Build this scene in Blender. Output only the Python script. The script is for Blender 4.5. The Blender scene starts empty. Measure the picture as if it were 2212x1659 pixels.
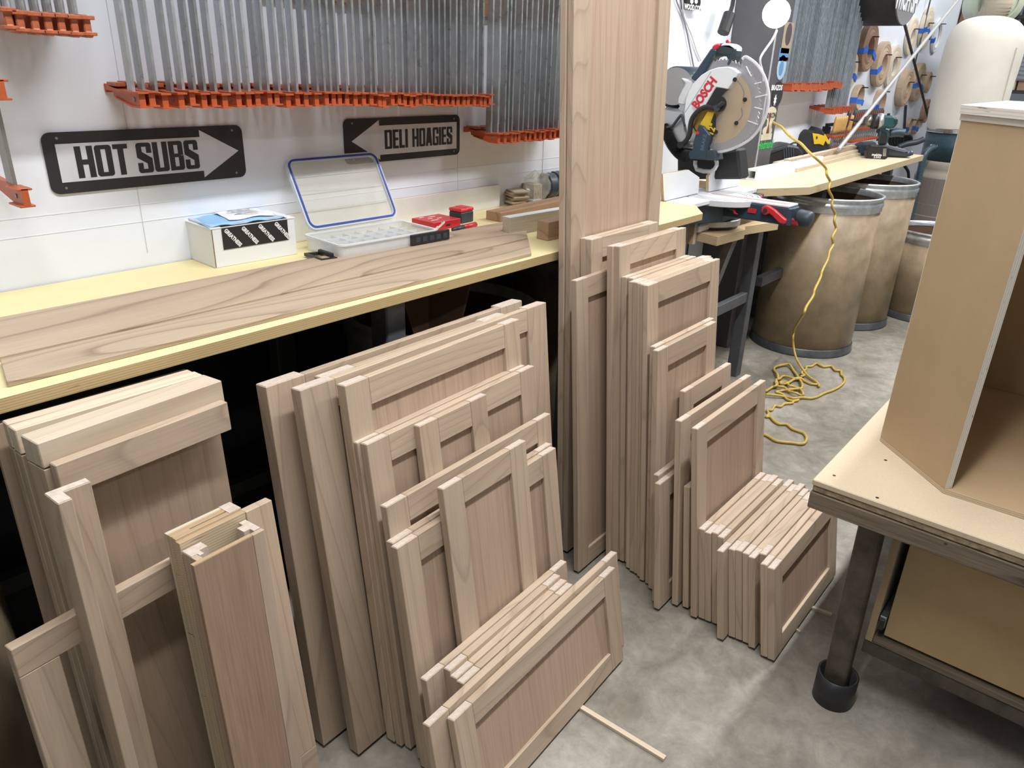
import bpy, bmesh, math, random
import numpy as np
from mathutils import Vector, Matrix
random.seed(4)
S = bpy.context.scene
COL = S.collection

# ------------------------------------------------------------------ camera
F = 1605.6
RM = np.array([[0.64474584, -0.28436871, 0.70953312],
               [-0.76376493, -0.27739858, 0.58284917],
               [0.03107942, -0.91770609, -0.39604243]])
CAM = np.array([0.0, 0.0, 1.45])
cd = bpy.data.cameras.new('camera'); cam = bpy.data.objects.new('camera', cd); COL.objects.link(cam)
cd.lens = F / 2212 * 36; cd.sensor_width = 36; cd.clip_start = 0.02
M3 = Matrix(((RM[0, 0], -RM[0, 1], -RM[0, 2]), (RM[1, 0], -RM[1, 1], -RM[1, 2]), (RM[2, 0], -RM[2, 1], -RM[2, 2])))
cam.matrix_world = Matrix.Translation(CAM) @ M3.to_4x4()
S.camera = cam

# ------------------------------------------------------------------ world, lights, exposure
S.view_settings.view_transform = 'Standard'; S.view_settings.look = 'None'
S.view_settings.exposure = 0.0; S.view_settings.gamma = 1.0; S.view_settings.use_curve_mapping = False
wd = bpy.data.worlds.new('world'); S.world = wd; wd.use_nodes = True
wd.node_tree.nodes['Background'].inputs[0].default_value = (0.80, 0.90, 1.0, 1)
wd.node_tree.nodes['Background'].inputs[1].default_value = 0.15
LP = 0.95
def area(name, loc, sx, sy, power, col=(0.985, 0.985, 1.0), rot=(0, 0, 0)):
    l = bpy.data.lights.new(name, 'AREA'); l.shape = 'RECTANGLE'; l.size = sx; l.size_y = sy
    l.energy = power * LP; l.color = col
    o = bpy.data.objects.new(name, l); o.location = loc; o.rotation_euler = rot; COL.objects.link(o)
    return o
area('ceiling_tube_light', (0.9, 0.30, 3.3), 2.4, 0.12, 105)
area('ceiling_tube_light', (4.2, 0.30, 3.3), 2.4, 0.12, 105)
area('ceiling_tube_light', (7.6, 0.2, 3.5), 2.4, 0.16, 110)
area('ceiling_tube_light', (1.5, -2.4, 3.6), 2.4, 0.16, 26)
area('ceiling_tube_light', (5.0, -2.4, 3.6), 2.4, 0.16, 45)
area('ceiling_tube_light', (-2.2, 0.2, 3.5), 2.4, 0.16, 14)

# ------------------------------------------------------------------ geometry of the view (pixel -> point on a known real plane)
def _at(u, v, ax, val):
    d = RM @ np.array([u - 1106, v - 829.5, F]); t = (val - CAM[ax]) / d[ax]
    return Vector(CAM + d * t)
def PX(u, v, x): return _at(u, v, 0, x)
def PY(u, v, y): return _at(u, v, 1, y)
def PZ(u, v, z): return _at(u, v, 2, z)

# ------------------------------------------------------------------ object helpers
def link(o): COL.objects.link(o); return o
def obj(name, bm, mat, parent=None, smooth=False, loc=None):
    me = bpy.data.meshes.new(name); bm.to_mesh(me); bm.free()
    if mat: me.materials.append(mat)
    if smooth:
        for p in me.polygons: p.use_smooth = True
    o = link(bpy.data.objects.new(name, me))
    if loc is not None: o.location = loc
    if parent: o.parent = parent
    return o
def thing(name, label, cat, loc=(0, 0, 0), rz=0.0, group=None, mat=None):
    o = link(bpy.data.objects.new(name, None)); o.empty_display_size = 0.05
    o.location = loc; o.rotation_euler = (0, 0, rz)
    if mat is not None: o.matrix_world = mat
    return tag(o, label, cat, group)
def tag(o, label, cat, group=None):
    o['label'] = label; o['category'] = cat
    if group: o['group'] = group
    return o
def struct(o): o['kind'] = 'structure'; return o
def dup(root, loc=None, label=None, group=None):
    r = link(root.copy())
    if loc is not None: r.location = loc
    if label: r['label'] = label
    if group: r['group'] = group
    for ch in root.children:
        c = link(ch.copy()); c.parent = r
        for g in ch.children:
            d = link(g.copy()); d.parent = c
    return r

def box(bm, a, b, bev=0.0, mat=None):
    a = Vector(a); b = Vector(b); c = (a + b) / 2; s = b - a
    g = bmesh.ops.create_cube(bm, size=1.0)
    for v in g['verts']: v.co = Vector((v.co.x * s.x, v.co.y * s.y, v.co.z * s.z)) + c
    if bev > 0:
        es = list({e for v in g['verts'] for e in v.link_edges})
        r = bmesh.ops.bevel(bm, geom=es, offset=min(bev, min(abs(s.x), abs(s.y), abs(s.z)) * .45), segments=1, affect='EDGES')
    return g
def BX(a, b, bev=0.0):
    bm = bmesh.new(); box(bm, a, b, bev); return bm
def prism(poly, h0, h1, axis='z', bm=None, bev=0.0):
    """extrude a 2D polygon (u,v) between h0..h1 along axis; z:(x,y) x:(y,z) y:(x,z)"""
    bm = bm or bmesh.new()
    def co(p, h):
        if axis == 'z': return (p[0], p[1], h)
        if axis == 'x': return (h, p[0], p[1])
        return (p[0], h, p[1])
    lo = [bm.verts.new(co(p, h0)) for p in poly]; hi = [bm.verts.new(co(p, h1)) for p in poly]
    n = len(poly); fs = [bm.faces.new(lo[::-1]), bm.faces.new(hi)]
    for i in range(n): fs.append(bm.faces.new((lo[i], lo[(i + 1) % n], hi[(i + 1) % n], hi[i])))
    bmesh.ops.recalc_face_normals(bm, faces=fs)
    if bev: 
        es = list({e for f in fs for e in f.edges})
        bmesh.ops.bevel(bm, geom=es, offset=bev, segments=1, affect='EDGES')
    return bm
def frame_to(d):
    d = Vector(d).normalized(); q = d.to_track_quat('Z', 'Y'); return q.to_matrix().to_4x4()
def cyl(bm, p0, p1, r0, r1=None, n=20, caps=True):
    p0 = Vector(p0); p1 = Vector(p1); r1 = r0 if r1 is None else r1
    L = (p1 - p0).length
    m = Matrix.Translation((p0 + p1) / 2) @ frame_to(p1 - p0)
    bmesh.ops.create_cone(bm, cap_ends=caps, segments=n, radius1=r0, radius2=r1, depth=L, matrix=m)
    return bm
def CY(p0, p1, r0, r1=None, n=20): return cyl(bmesh.new(), p0, p1, r0, r1, n)
def lathe(prof, n=40, bm=None, mtx=None):
    bm = bm or bmesh.new(); rings = []
    for r, z in prof:
        rings.append([bm.verts.new((r * math.cos(2 * math.pi * i / n), r * math.sin(2 * math.pi * i / n), z)) for i in range(n)])
    for a, b in zip(rings, rings[1:]):
        for i in range(n): bm.faces.new((a[i], a[(i + 1) % n], b[(i + 1) % n], b[i]))
    if mtx:
        for ring in rings:
            for v in ring: v.co = mtx @ v.co
    return bm
def smoothpts(pts, k=6):
    P = [Vector(p) for p in pts]; out = []
    for i in range(len(P) - 1):
        p0 = P[max(i - 1, 0)]; p1 = P[i]; p2 = P[i + 1]; p3 = P[min(i + 2, len(P) - 1)]
        for j in range(k):
            t = j / k
            out.append(0.5 * ((2 * p1) + (p2 - p0) * t + (2 * p0 - 5 * p1 + 4 * p2 - p3) * t * t + (3 * p1 - p0 - 3 * p2 + p3) * t ** 3))
    out.append(P[-1]); return out
def tube(pts, r, n=8, bm=None, k=6, rf=None):
    bm = bm or bmesh.new(); P = smoothpts(pts, k) if k > 1 else [Vector(p) for p in pts]
    up = Vector((0, 0, 1)); prev = None; N = None
    for i, p in enumerate(P):
        t = (P[min(i + 1, len(P) - 1)] - P[max(i - 1, 0)]).normalized()
        if N is None: N = t.orthogonal().normalized()
        N = (N - t * N.dot(t)).normalized(); B = t.cross(N)
        rr = r if rf is None else rf(i, len(P))
        ring = [bm.verts.new(p + (N * math.cos(2 * math.pi * a / n) + B * math.sin(2 * math.pi * a / n)) * rr) for a in range(n)]
        if prev:
            for a in range(n): bm.faces.new((prev[a], prev[(a + 1) % n], ring[(a + 1) % n], ring[a]))
        else: bm.faces.new(ring[::-1])
        prev = ring
    bm.faces.new(prev); return bm
def textobj(name, body, mat, parent, mtx, h, depth=0.0004, sx=1.0, bold=0.0, space=1.0, align='CENTER', shear=0.0):
    c = bpy.data.curves.new(name, 'FONT'); c.body = body; c.size = h; c.align_x = align; c.align_y = 'CENTER'
    c.extrude = depth; c.offset = bold; c.space_character = space; c.resolution_u = 3; c.shear = shear
    t = bpy.data.objects.new(name + '_tmp', c); COL.objects.link(t)
    dg = bpy.context.evaluated_depsgraph_get(); me = bpy.data.meshes.new_from_object(t.evaluated_get(dg))
    bpy.data.objects.remove(t); bpy.data.curves.remove(c)
    me.name = name; me.transform(Matrix.Diagonal((sx, 1, 1, 1))); me.transform(mtx)
    me.materials.clear(); me.materials.append(mat)
    o = link(bpy.data.objects.new(name, me)); o.parent = parent
    return o
WALLFACE = Matrix.Rotation(math.pi / 2, 4, 'X')          # text standing on a wall, read from -y

# ------------------------------------------------------------------ materials
def nt(name):
    m = bpy.data.materials.new(name); m.use_nodes = True; t = m.node_tree; b = t.nodes['Principled BSDF']
    return m, t, b
def N(t, ty, **kw):
    n = t.nodes.new(ty)
    for k, v in kw.items():
        if k.startswith('i_'):
            key = k[2:]; n.inputs[int(key) if key.isdigit() else key.replace('_', ' ')].default_value = v
        else: setattr(n, k, v)
    return n
def plain(name, col, rough=0.5, metal=0.0, spec=0.5, noise=0.0, nscale=20.0, bump=0.0, emit=None, alpha=1.0, coat=0.0):
    m, t, b = nt(name)
    b.inputs['Base Color'].default_value = (*col, 1); b.inputs['Roughness'].default_value = rough
    b.inputs['Metallic'].default_value = metal; b.inputs['Specular IOR Level'].default_value = spec
    b.inputs['Coat Weight'].default_value = coat
    if noise or bump:
        tc = N(t, 'ShaderNodeTexCoord'); nz = N(t, 'ShaderNodeTexNoise', i_Scale=nscale, i_Detail=5.0, i_Roughness=0.65)
        t.links.new(tc.outputs['Object'], nz.inputs['Vector'])
        if noise:
            cr = N(t, 'ShaderNodeMapRange', i_1=0.3, i_2=0.7, i_3=1 - noise, i_4=1 + noise * .5)
            t.links.new(nz.outputs[0], cr.inputs[0])
            mx = N(t, 'ShaderNodeVectorMath', operation='SCALE'); mx.inputs[0].default_value = col
            t.links.new(cr.outputs[0], mx.inputs['Scale']); t.links.new(mx.outputs[0], b.inputs['Base Color'])
        if bump:
            bp = N(t, 'ShaderNodeBump', i_Strength=bump, i_Distance=0.002)
            t.links.new(nz.outputs[0], bp.inputs['Height']); t.links.new(bp.outputs[0], b.inputs['Normal'])
    if emit:
        b.inputs['Emission Color'].default_value = (*emit[0], 1); b.inputs['Emission Strength'].default_value = emit[1]
    if alpha < 1: b.inputs['Alpha'].default_value = alpha
    return m
def wood(name, c1, c2, dark, axis='z', freq=11.0, stretch=0.16, line=0.55, fib=0.10, scale=3.2, rough=0.55):
    """flat-sawn grain: contour lines of a noise stretched along the board"""
    m, t, b = nt(name); L = t.links.new
    tc = N(t, 'ShaderNodeTexCoord'); oi = N(t, 'ShaderNodeObjectInfo')
    rv = N(t, 'ShaderNodeVectorMath', operation='SCALE'); rv.inputs[0].default_value = (13.1, 7.7, 9.3)
    L(oi.outputs['Random'], rv.inputs['Scale'])
    ad = N(t, 'ShaderNodeVectorMath', operation='ADD'); L(tc.outputs['Object'], ad.inputs[0]); L(rv.outputs[0], ad.inputs[1])
    sc = {'x': (stretch, 1, 1), 'y': (1, stretch, 1), 'z': (1, 1, stretch)}[axis]
    ml = N(t, 'ShaderNodeVectorMath', operation='MULTIPLY'); ml.inputs[1].default_value = sc
    L(ad.outputs[0], ml.inputs[0])
    n1 = N(t, 'ShaderNodeTexNoise', i_Scale=scale, i_Detail=1.5, i_Roughness=0.45, i_Distortion=0.15); L(ml.outputs[0], n1.inputs['Vector'])
    mu = N(t, 'ShaderNodeMath', operation='MULTIPLY', i_1=freq); L(n1.outputs[0], mu.inputs[0])
    fr = N(t, 'ShaderNodeMath', operation='FRACT'); L(mu.outputs[0], fr.inputs[0])
    cr = N(t, 'ShaderNodeValToRGB'); e = cr.color_ramp; e.elements[0].position = 0.0; e.elements[0].color = (line, line, line, 1)
    e.elements[1].position = 0.05; e.elements[1].color = (line * .15, line * .15, line * .15, 1)
    k = e.elements.new(0.45); k.color = (0, 0, 0, 1); k = e.elements.new(0.90); k.color = (line * .35,) * 3 + (1,)
    k = e.elements.new(1.0); k.color = (line, line, line, 1)
    L(fr.outputs[0], cr.inputs[0])
    sf = {'x': (.03, 1, 1), 'y': (1, .03, 1), 'z': (1, 1, .03)}[axis]
    m2 = N(t, 'ShaderNodeVectorMath', operation='MULTIPLY'); m2.inputs[1].default_value = sf; L(ad.outputs[0], m2.inputs[0])
    n2 = N(t, 'ShaderNodeTexNoise', i_Scale=260.0, i_Detail=2.0); L(m2.outputs[0], n2.inputs['Vector'])
    n3 = N(t, 'ShaderNodeTexNoise', i_Scale=14.0, i_Detail=3.0); L(ml.outputs[0], n3.inputs['Vector'])
    rr = N(t, 'ShaderNodeMapRange', i_1=.2, i_2=.8, i_3=0.0, i_4=1.0); L(n3.outputs[0], rr.inputs[0])
    mixa = N(t, 'ShaderNodeMix', data_type='RGBA'); mixa.inputs[6].default_value = (*c1, 1); mixa.inputs[7].default_value = (*c2, 1); L(rr.outputs[0], mixa.inputs[0])
    mixb = N(t, 'ShaderNodeMix', data_type='RGBA'); mixb.inputs[7].default_value = (*dark, 1); L(mixa.outputs[2], mixb.inputs[6]); L(cr.outputs[0], mixb.inputs[0])
    f1 = N(t, 'ShaderNodeMapRange', i_1=.3, i_2=.7, i_3=1 - fib, i_4=1 + fib); L(n2.outputs[0], f1.inputs[0])
    # board to board tone
    w1 = N(t, 'ShaderNodeMapRange', i_1=0.0, i_2=1.0, i_3=.90, i_4=1.07); L(oi.outputs['Random'], w1.inputs[0])
    pr = N(t, 'ShaderNodeMath', operation='MULTIPLY'); L(f1.outputs[0], pr.inputs[0]); L(w1.outputs[0], pr.inputs[1])
    fin = N(t, 'ShaderNodeVectorMath', operation='SCALE'); L(mixb.outputs[2], fin.inputs[0]); L(pr.outputs[0], fin.inputs['Scale'])
    L(fin.outputs[0], b.inputs['Base Color']); b.inputs['Roughness'].default_value = rough
    b.inputs['Specular IOR Level'].default_value = 0.25
    return m
def ply(name, face, axis='z', e1=(.62, .50, .33), e2=(.25, .17, .09), layers=150.0, speck=0.05, rough=.5, knots=False):
    """sheet goods: a plain face and a layered edge, chosen by the object-space normal"""
    m, t, b = nt(name); L = t.links.new
    tc = N(t, 'ShaderNodeTexCoord'); sx = N(t, 'ShaderNodeSeparateXYZ'); L(tc.outputs['Normal'], sx.inputs[0])
    ab = N(t, 'ShaderNodeMath', operation='ABSOLUTE'); L(sx.outputs[{'x': 0, 'y': 1, 'z': 2}[axis]], ab.inputs[0])
    gt = N(t, 'ShaderNodeMath', operation='GREATER_THAN', i_1=.7); L(ab.outputs[0], gt.inputs[0])
    so = N(t, 'ShaderNodeSeparateXYZ'); L(tc.outputs['Object'], so.inputs[0])
    nz = N(t, 'ShaderNodeTexNoise', i_Scale=9.0, i_Detail=4.0); L(tc.outputs['Object'], nz.inputs['Vector'])
    ma = N(t, 'ShaderNodeMath', operation='MULTIPLY_ADD', i_1=layers); L(so.outputs[{'x': 0, 'y': 1, 'z': 2}[axis]], ma.inputs[0]); L(nz.outputs[0], ma.inputs[2])
    fr = N(t, 'ShaderNodeMath', operation='FRACT'); L(ma.outputs[0], fr.inputs[0])
    cr = N(t, 'ShaderNodeValToRGB'); e = cr.color_ramp; e.elements[0].position = .38; e.elements[0].color = (*e1, 1); e.elements[1].position = .62; e.elements[1].color = tuple(.45 * a + .55 * c for a, c in zip(e1, e2)) + (1,)
    k = e.elements.new(.96); k.color = (*e1, 1)
    L(fr.outputs[0], cr.inputs[0])
    vo = N(t, 'ShaderNodeTexNoise', i_Scale=45.0, i_Detail=3.0); mp = N(t, 'ShaderNodeVectorMath', operation='MULTIPLY')
    mp.inputs[1].default_value = {'x': (6, 1, 1), 'y': (1, 6, 1), 'z': (.25, .25, 5)}[axis]; L(tc.outputs['Object'], mp.inputs[0]); L(mp.outputs[0], vo.inputs['Vector'])
    vr = N(t, 'ShaderNodeMapRange', i_1=.66, i_2=.72, i_3=0.0, i_4=.85); L(vo.outputs[0], vr.inputs[0])
    me = N(t, 'ShaderNodeMix', data_type='RGBA'); me.inputs[7].default_value = (*[.3 * c for c in e2], 1); L(cr.outputs[0], me.inputs[6]); L(vr.outputs[0], me.inputs[0])
    fn = N(t, 'ShaderNodeMapRange', i_1=.3, i_2=.7, i_3=1 - speck, i_4=1 + speck); n4 = N(t, 'ShaderNodeTexNoise', i_Scale=6.0, i_Detail=8.0, i_Roughness=.7); L(tc.outputs['Object'], n4.inputs['Vector']); L(n4.outputs[0], fn.inputs[0])
    fc = N(t, 'ShaderNodeVectorMath', operation='SCALE'); fc.inputs[0].default_value = face; L(fn.outputs[0], fc.inputs['Scale'])
    mx = N(t, 'ShaderNodeMix', data_type='RGBA'); L(gt.outputs[0], mx.inputs[0]); L(me.outputs[2], mx.inputs[6]); L(fc.outputs[0], mx.inputs[7])
    L(mx.outputs[2], b.inputs['Base Color']); b.inputs['Roughness'].default_value = rough; b.inputs['Specular IOR Level'].default_value = .3
    return m
def concrete():
    m, t, b = nt('concrete'); L = t.links.new
    tc = N(t, 'ShaderNodeTexCoord')
    a = N(t, 'ShaderNodeTexNoise', i_Scale=2.2, i_Detail=8.0, i_Roughness=.66); L(tc.outputs['Object'], a.inputs['Vector'])
    c = N(t, 'ShaderNodeTexNoise', i_Scale=22.0, i_Detail=8.0, i_Roughness=.75, i_Distortion=.6); L(tc.outputs['Object'], c.inputs['Vector'])
    d = N(t, 'ShaderNodeTexNoise', i_Scale=5.0, i_Detail=10.0, i_Roughness=.7, i_Distortion=2.2); L(tc.outputs['Object'], d.inputs['Vector'])
    r1 = N(t, 'ShaderNodeValToRGB'); r1.color_ramp.elements[0].position = .34; r1.color_ramp.elements[0].color = (.185, .162, .126, 1); r1.color_ramp.elements[1].position = .66; r1.color_ramp.elements[1].color = (.35, .325, .275, 1); L(a.outputs[0], r1.inputs[0])
    r2 = N(t, 'ShaderNodeMapRange', i_1=.3, i_2=.7, i_3=.80, i_4=1.17); L(c.outputs[0], r2.inputs[0])
    r3 = N(t, 'ShaderNodeMapRange', i_1=.35, i_2=.65, i_3=.80, i_4=1.13); L(d.outputs[0], r3.inputs[0])
    mu = N(t, 'ShaderNodeMath', operation='MULTIPLY'); L(r2.outputs[0], mu.inputs[0]); L(r3.outputs[0], mu.inputs[1])
    sc = N(t, 'ShaderNodeVectorMath', operation='SCALE'); L(r1.outputs[0], sc.inputs[0]); L(mu.outputs[0], sc.inputs['Scale'])
    # fine scratches and pale specks
    vv = N(t, 'ShaderNodeTexVoronoi', i_Scale=3.0, feature='DISTANCE_TO_EDGE'); ds = N(t, 'ShaderNodeVectorMath', operation='MULTIPLY_ADD')
    ds.inputs[1].default_value = (.5, .5, .5); L(d.outputs['Color'], ds.inputs[0]); L(tc.outputs['Object'], ds.inputs[2]); L(ds.outputs[0], vv.inputs['Vector'])
    vr = N(t, 'ShaderNodeMapRange', i_1=.0, i_2=.012, i_3=.22, i_4=0.0); L(vv.outputs[0], vr.inputs[0])
    mx = N(t, 'ShaderNodeMix', data_type='RGBA'); mx.inputs[7].default_value = (.42, .40, .35, 1); L(vr.outputs[0], mx.inputs[0]); L(sc.outputs[0], mx.inputs[6])
    L(mx.outputs[2], b.inputs['Base Color'])
    rr = N(t, 'ShaderNodeMapRange', i_1=.3, i_2=.7, i_3=.38, i_4=.6); L(a.outputs[0], rr.inputs[0]); L(rr.outputs[0], b.inputs['Roughness'])
    bp = N(t, 'ShaderNodeBump', i_Strength=.12, i_Distance=.002); L(c.outputs[0], bp.inputs['Height']); L(bp.outputs[0], b.inputs['Normal'])
    return m
def galv(name, c=(.42, .44, .45), rough=.38, nscale=18.0):
    m, t, b = nt(name); L = t.links.new
    tc = N(t, 'ShaderNodeTexCoord'); oi = N(t, 'ShaderNodeObjectInfo'); rv = N(t, 'ShaderNodeVectorMath', operation='SCALE'); rv.inputs[0].default_value = (11, 5, 7); L(oi.outputs['Random'], rv.inputs['Scale'])
    ad = N(t, 'ShaderNodeVectorMath', operation='ADD'); L(tc.outputs['Object'], ad.inputs[0]); L(rv.outputs[0], ad.inputs[1])
    n = N(t, 'ShaderNodeTexNoise', i_Scale=nscale, i_Detail=6.0, i_Roughness=.7, i_Distortion=1.0); L(ad.outputs[0], n.inputs['Vector'])
    r = N(t, 'ShaderNodeMapRange', i_1=.3, i_2=.7, i_3=.82, i_4=1.10); L(n.outputs[0], r.inputs[0])
    tr_ = N(t, 'ShaderNodeMapRange', i_1=0.0, i_2=1.0, i_3=.72, i_4=1.12); L(oi.outputs['Random'], tr_.inputs[0])
    pm = N(t, 'ShaderNodeMath', operation='MULTIPLY'); L(r.outputs[0], pm.inputs[0]); L(tr_.outputs[0], pm.inputs[1])
    s = N(t, 'ShaderNodeVectorMath', operation='SCALE'); s.inputs[0].default_value = c; L(pm.outputs[0], s.inputs['Scale']); L(s.outputs[0], b.inputs['Base Color'])
    b.inputs['Metallic'].default_value = .75; r2 = N(t, 'ShaderNodeMapRange', i_1=.3, i_2=.7, i_3=rough - .1, i_4=rough + .15); L(n.outputs[0], r2.inputs[0]); L(r2.outputs[0], b.inputs['Roughness'])
    return m
def clearplastic(name, col, alpha, rough=.15):
    m, t, b = nt(name); L = t.links.new
    out = t.nodes['Material Output']; tr = N(t, 'ShaderNodeBsdfTransparent'); tr.inputs[0].default_value = (*col, 1)
    b.inputs['Base Color'].default_value = (*col, 1); b.inputs['Roughness'].default_value = rough
    mx = N(t, 'ShaderNodeMixShader', i_0=alpha); L(tr.outputs[0], mx.inputs[1]); L(b.outputs[0], mx.inputs[2]); L(mx.outputs[0], out.inputs['Surface'])
    return m

ALD1, ALD2, ALDD = (.47, .357, .258), (.54, .428, .322), (.20, .135, .085)
W_V = wood('alder_vertical', ALD1, ALD2, ALDD, 'z', freq=44, stretch=.10, line=.34, scale=2.4, fib=.06)
W_H = wood('alder_horizontal', ALD1, ALD2, ALDD, 'x', freq=40, stretch=.14, line=.36, scale=2.4, fib=.06)
W_P = wood('cherry_panel', (.405, .288, .21), (.465, .342, .255), (.21, .13, .09), 'z', freq=26, stretch=.035, line=.30, fib=.08, scale=4.0)
W_PB = wood('cherry_panel_plain', (.37, .27, .19), (.43, .325, .235), (.2, .13, .08), 'z', freq=22, stretch=.2, line=.30, fib=.06, scale=2.0)
W_CH = wood('cherry_board', (.42, .32, .228), (.485, .385, .28), (.13, .08, .05), 'x', freq=26, stretch=.15, line=.55, fib=.06, scale=2.8)
W_L = wood('poplar_top', (.60, .50, .37), (.68, .58, .45), (.42, .28, .19), 'x', freq=8, stretch=.05, line=.4, fib=.06, scale=9)
W_RED = wood('cherry_reddish', (.34, .225, .155), (.39, .27, .19), (.2, .12, .075), 'z', freq=6, stretch=.04, line=.3, fib=.12, scale=8)
END = plain('end_grain', (.60, .51, .43), .6, noise=.22, nscale=90)
PLYW = ply('birch_ply', (.46, .34, .20), 'y', (.66, .60, .48), (.33, .26, .17), 170)
PLYX = ply('birch_ply_side', (.47, .345, .20), 'x', (.64, .60, .50), (.30, .25, .18), 210)
PLYZ = ply('birch_ply_flat', (.45, .32, .19), 'z', (.58, .47, .32), (.25, .17, .09), 210)
YTOP = ply('yellow_bench_top', (.76, .66, .36), 'z', (.52, .39, .20), (.22, .15, .07), 230, speck=.05)
YTOP2 = ply('cream_bench_top', (.66, .575, .385), 'z', (.58, .47, .29), (.30, .21, .11), 160, speck=.06)
MDF = plain('fibreboard', (.58, .47, .33), .75, noise=.10, nscale=240)
MDFEDGE = plain('fibreboard_edge', (.36, .27, .17), .95, noise=.5, nscale=80, bump=.8)
OLDPLY = wood('weathered_plywood', (.17, .13, .09), (.25, .19, .14), (.06, .045, .03), 'y', freq=10, stretch=.06, line=.7, fib=.25, scale=14, rough=.9)
WALLM = plain('white_wall_paint', (.78, .825, .90), .42, noise=.035, nscale=2.2)
MELA = plain('white_melamine', (.80, .83, .86), .25)
STEEL = plain('dark_steel_paint', (.085, .09, .10), .5, noise=.3, nscale=12)
STEELE = plain('bare_steel_tube', (.30, .31, .32), .4, metal=.6, noise=.35, nscale=20)
RUSTY = plain('rusty_steel', (.105, .088, .066), .62, metal=.3, noise=.5, nscale=16)
ORANGE = plain('orange_clamp_paint', (.47, .098, .032), .38, noise=.16, nscale=60)
ORANGE2 = plain('worn_orange_paint', (.42, .115, .05), .42, noise=.3, nscale=60)
GALV = galv('galvanised_bar', (.44, .465, .475), .33, 30)
CHROME = plain('chrome', (.7, .7, .7), .15, metal=1)
BLACK = plain('black_plastic', (.018, .018, .02), .4)
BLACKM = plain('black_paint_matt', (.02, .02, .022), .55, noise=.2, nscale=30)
SIGNG = plain('sign_grey', (.60, .62, .66), .5)
WHITE = plain('white_plastic', (.80, .80, .80), .4)
CARD = plain('white_cardboard', (.76, .78, .79), .7)
CARDB = plain('brown_cardboard', (.20, .12, .07), .8, noise=.15)
RED = plain('red_card', (.50, .018, .03), .35)
REDP = plain('red_plastic', (.62, .03, .045), .35)
NAVY = plain('navy_plastic', (.028, .055, .085), .42)
SLATE = plain('slate_plastic', (.035, .05, .065), .45)
BLUE = plain('blue_gasket', (.02, .05, .30), .4)
BLUET = plain('blue_tape', (.035, .15, .62), .6)
PAPERB = plain('light_blue_mailer', (.28, .52, .80), .45)
YEL = plain('yellow_cord', (.52, .37, .08), .45, noise=.2, nscale=50)
YELP = plain('yellow_paint', (.72, .48, .03), .4)
SILV = plain('cast_aluminium', (.52, .53, .55), .38, metal=.7)
CHR2 = plain('satin_white', (.70, .71, .73), .35)
DRUMM = plain('fibre_drum_kraft', (.34, .26, .165), .38, noise=.35, nscale=7)
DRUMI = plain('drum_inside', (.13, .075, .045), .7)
BAND = plain('drum_band_metal', (.62, .66, .70), .30, metal=.7, noise=.35, nscale=14)
BANDD = plain('drum_band_dark', (.13, .14, .15), .4, metal=.6, noise=.35, nscale=14)
BAG = plain('filter_bag_cloth', (.74, .71, .63), .9, noise=.05, nscale=9, bump=.3)
CANVAS = plain('old_canvas', (.42, .37, .31), .9, noise=.1, nscale=14, bump=.5)
COLM = plain('collector_blue_steel', (.030, .062, .082), .4, noise=.25, nscale=60)
CLEAR = clearplastic('clear_plastic', (.93, .93, .90), .22)
CLEARB = clearplastic('clear_plastic_base', (.92, .93, .93), .42)
SMOKE = clearplastic('guard_plastic', (.93, .93, .95), .13, .1)
KRAFTW = plain('edge_banding_wood', (.50, .37, .26), .6, noise=.12, nscale=40)
KRAFTP = plain('edge_banding_pale', (.68, .60, .48), .6, noise=.08, nscale=40)
KRAFTD = plain('edge_banding_brown', (.34, .21, .135), .6, noise=.12, nscale=40)
GREEN = plain('green_lettering', (.02, .50, .10), .5)
CREAM = plain('cream_decal', (.55, .50, .38), .5)
SKYD = plain('blue_decal', (.10, .22, .40), .5)
WOODH = plain('clamp_handle_wood', (.56, .34, .12), .4)
# ================================================================== SETTING
WY = 1.816                                              # wall face
CONC = concrete()
fl = struct(obj('floor', BX((-4, -5, -.1), (14, 3.2, 0)), CONC))
wb = struct(obj('wall_back', BX((-4, WY, 0), (11.0, WY + .12, 4.2)), WALLM))
WJ = plain('wall_joint', (.55, .57, .60), .8)
for x in (.80, 1.88, 2.35):                              # seams between the wall sheets
    obj('panel_joint', BX((x, WY - .0012, 1.0), (x + .0012, WY + .01, 3.0)), WJ, wb)
for z in (1.115, 1.075):
    obj('panel_lap', BX((.2, WY - .0009, z), (2.75, WY + .005, z + .0025)), WALLM, wb)
struct(obj('ceiling', BX((-4, -5, 4.2), (14, 3.2, 4.3)), plain('ceiling_white', (.62, .62, .60), .8)))
struct(obj('wall_front', BX((-4, -5.1, 0), (14, -5, 4.2)), plain('far_wall', (.45, .45, .43), .8)))
struct(obj('wall_right', BX((11.0, WY, 0), (11.1, 3.2, 4.2)), plain('far_wall_b', (.30, .28, .25), .8)))
# ================================================================== BENCHES
BZ = 0.967; BF = 1.2235
t = thing('workbench', 'long yellow-topped workbench with plywood edge along the white wall, under the two arrow signs', 'workbench', (0, BF, 0))
bm = prism([(-1.2, 0), (2.563, 0.004), (2.701, 0.1045), (2.60, WY - BF - .004), (-1.2, WY - BF - .004)], BZ - .025, BZ, bev=.0008)
obj('bench_top', bm, YTOP, t)
obj('apron', BX((-1.2, .44, .87), (2.5, .46, BZ - .0255)), plain('bench_apron', (.26, .20, .13), .8), t)
for x in (1.10, 1.86, 2.50):
    l = obj('leg', BX((x - .03, .035, 0), (x + .03, .095, BZ - .027), .004), STEEL, t)
for x in (.25, 1.10, 1.86, 2.50): obj('leg', BX((x - .03, .50, 0), (x + .03, .55, BZ - .027), .004), STEEL, t)
obj('stretcher', BX((-1.1, .51, .30), (2.5, .54, .34)), STEEL, t)

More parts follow.
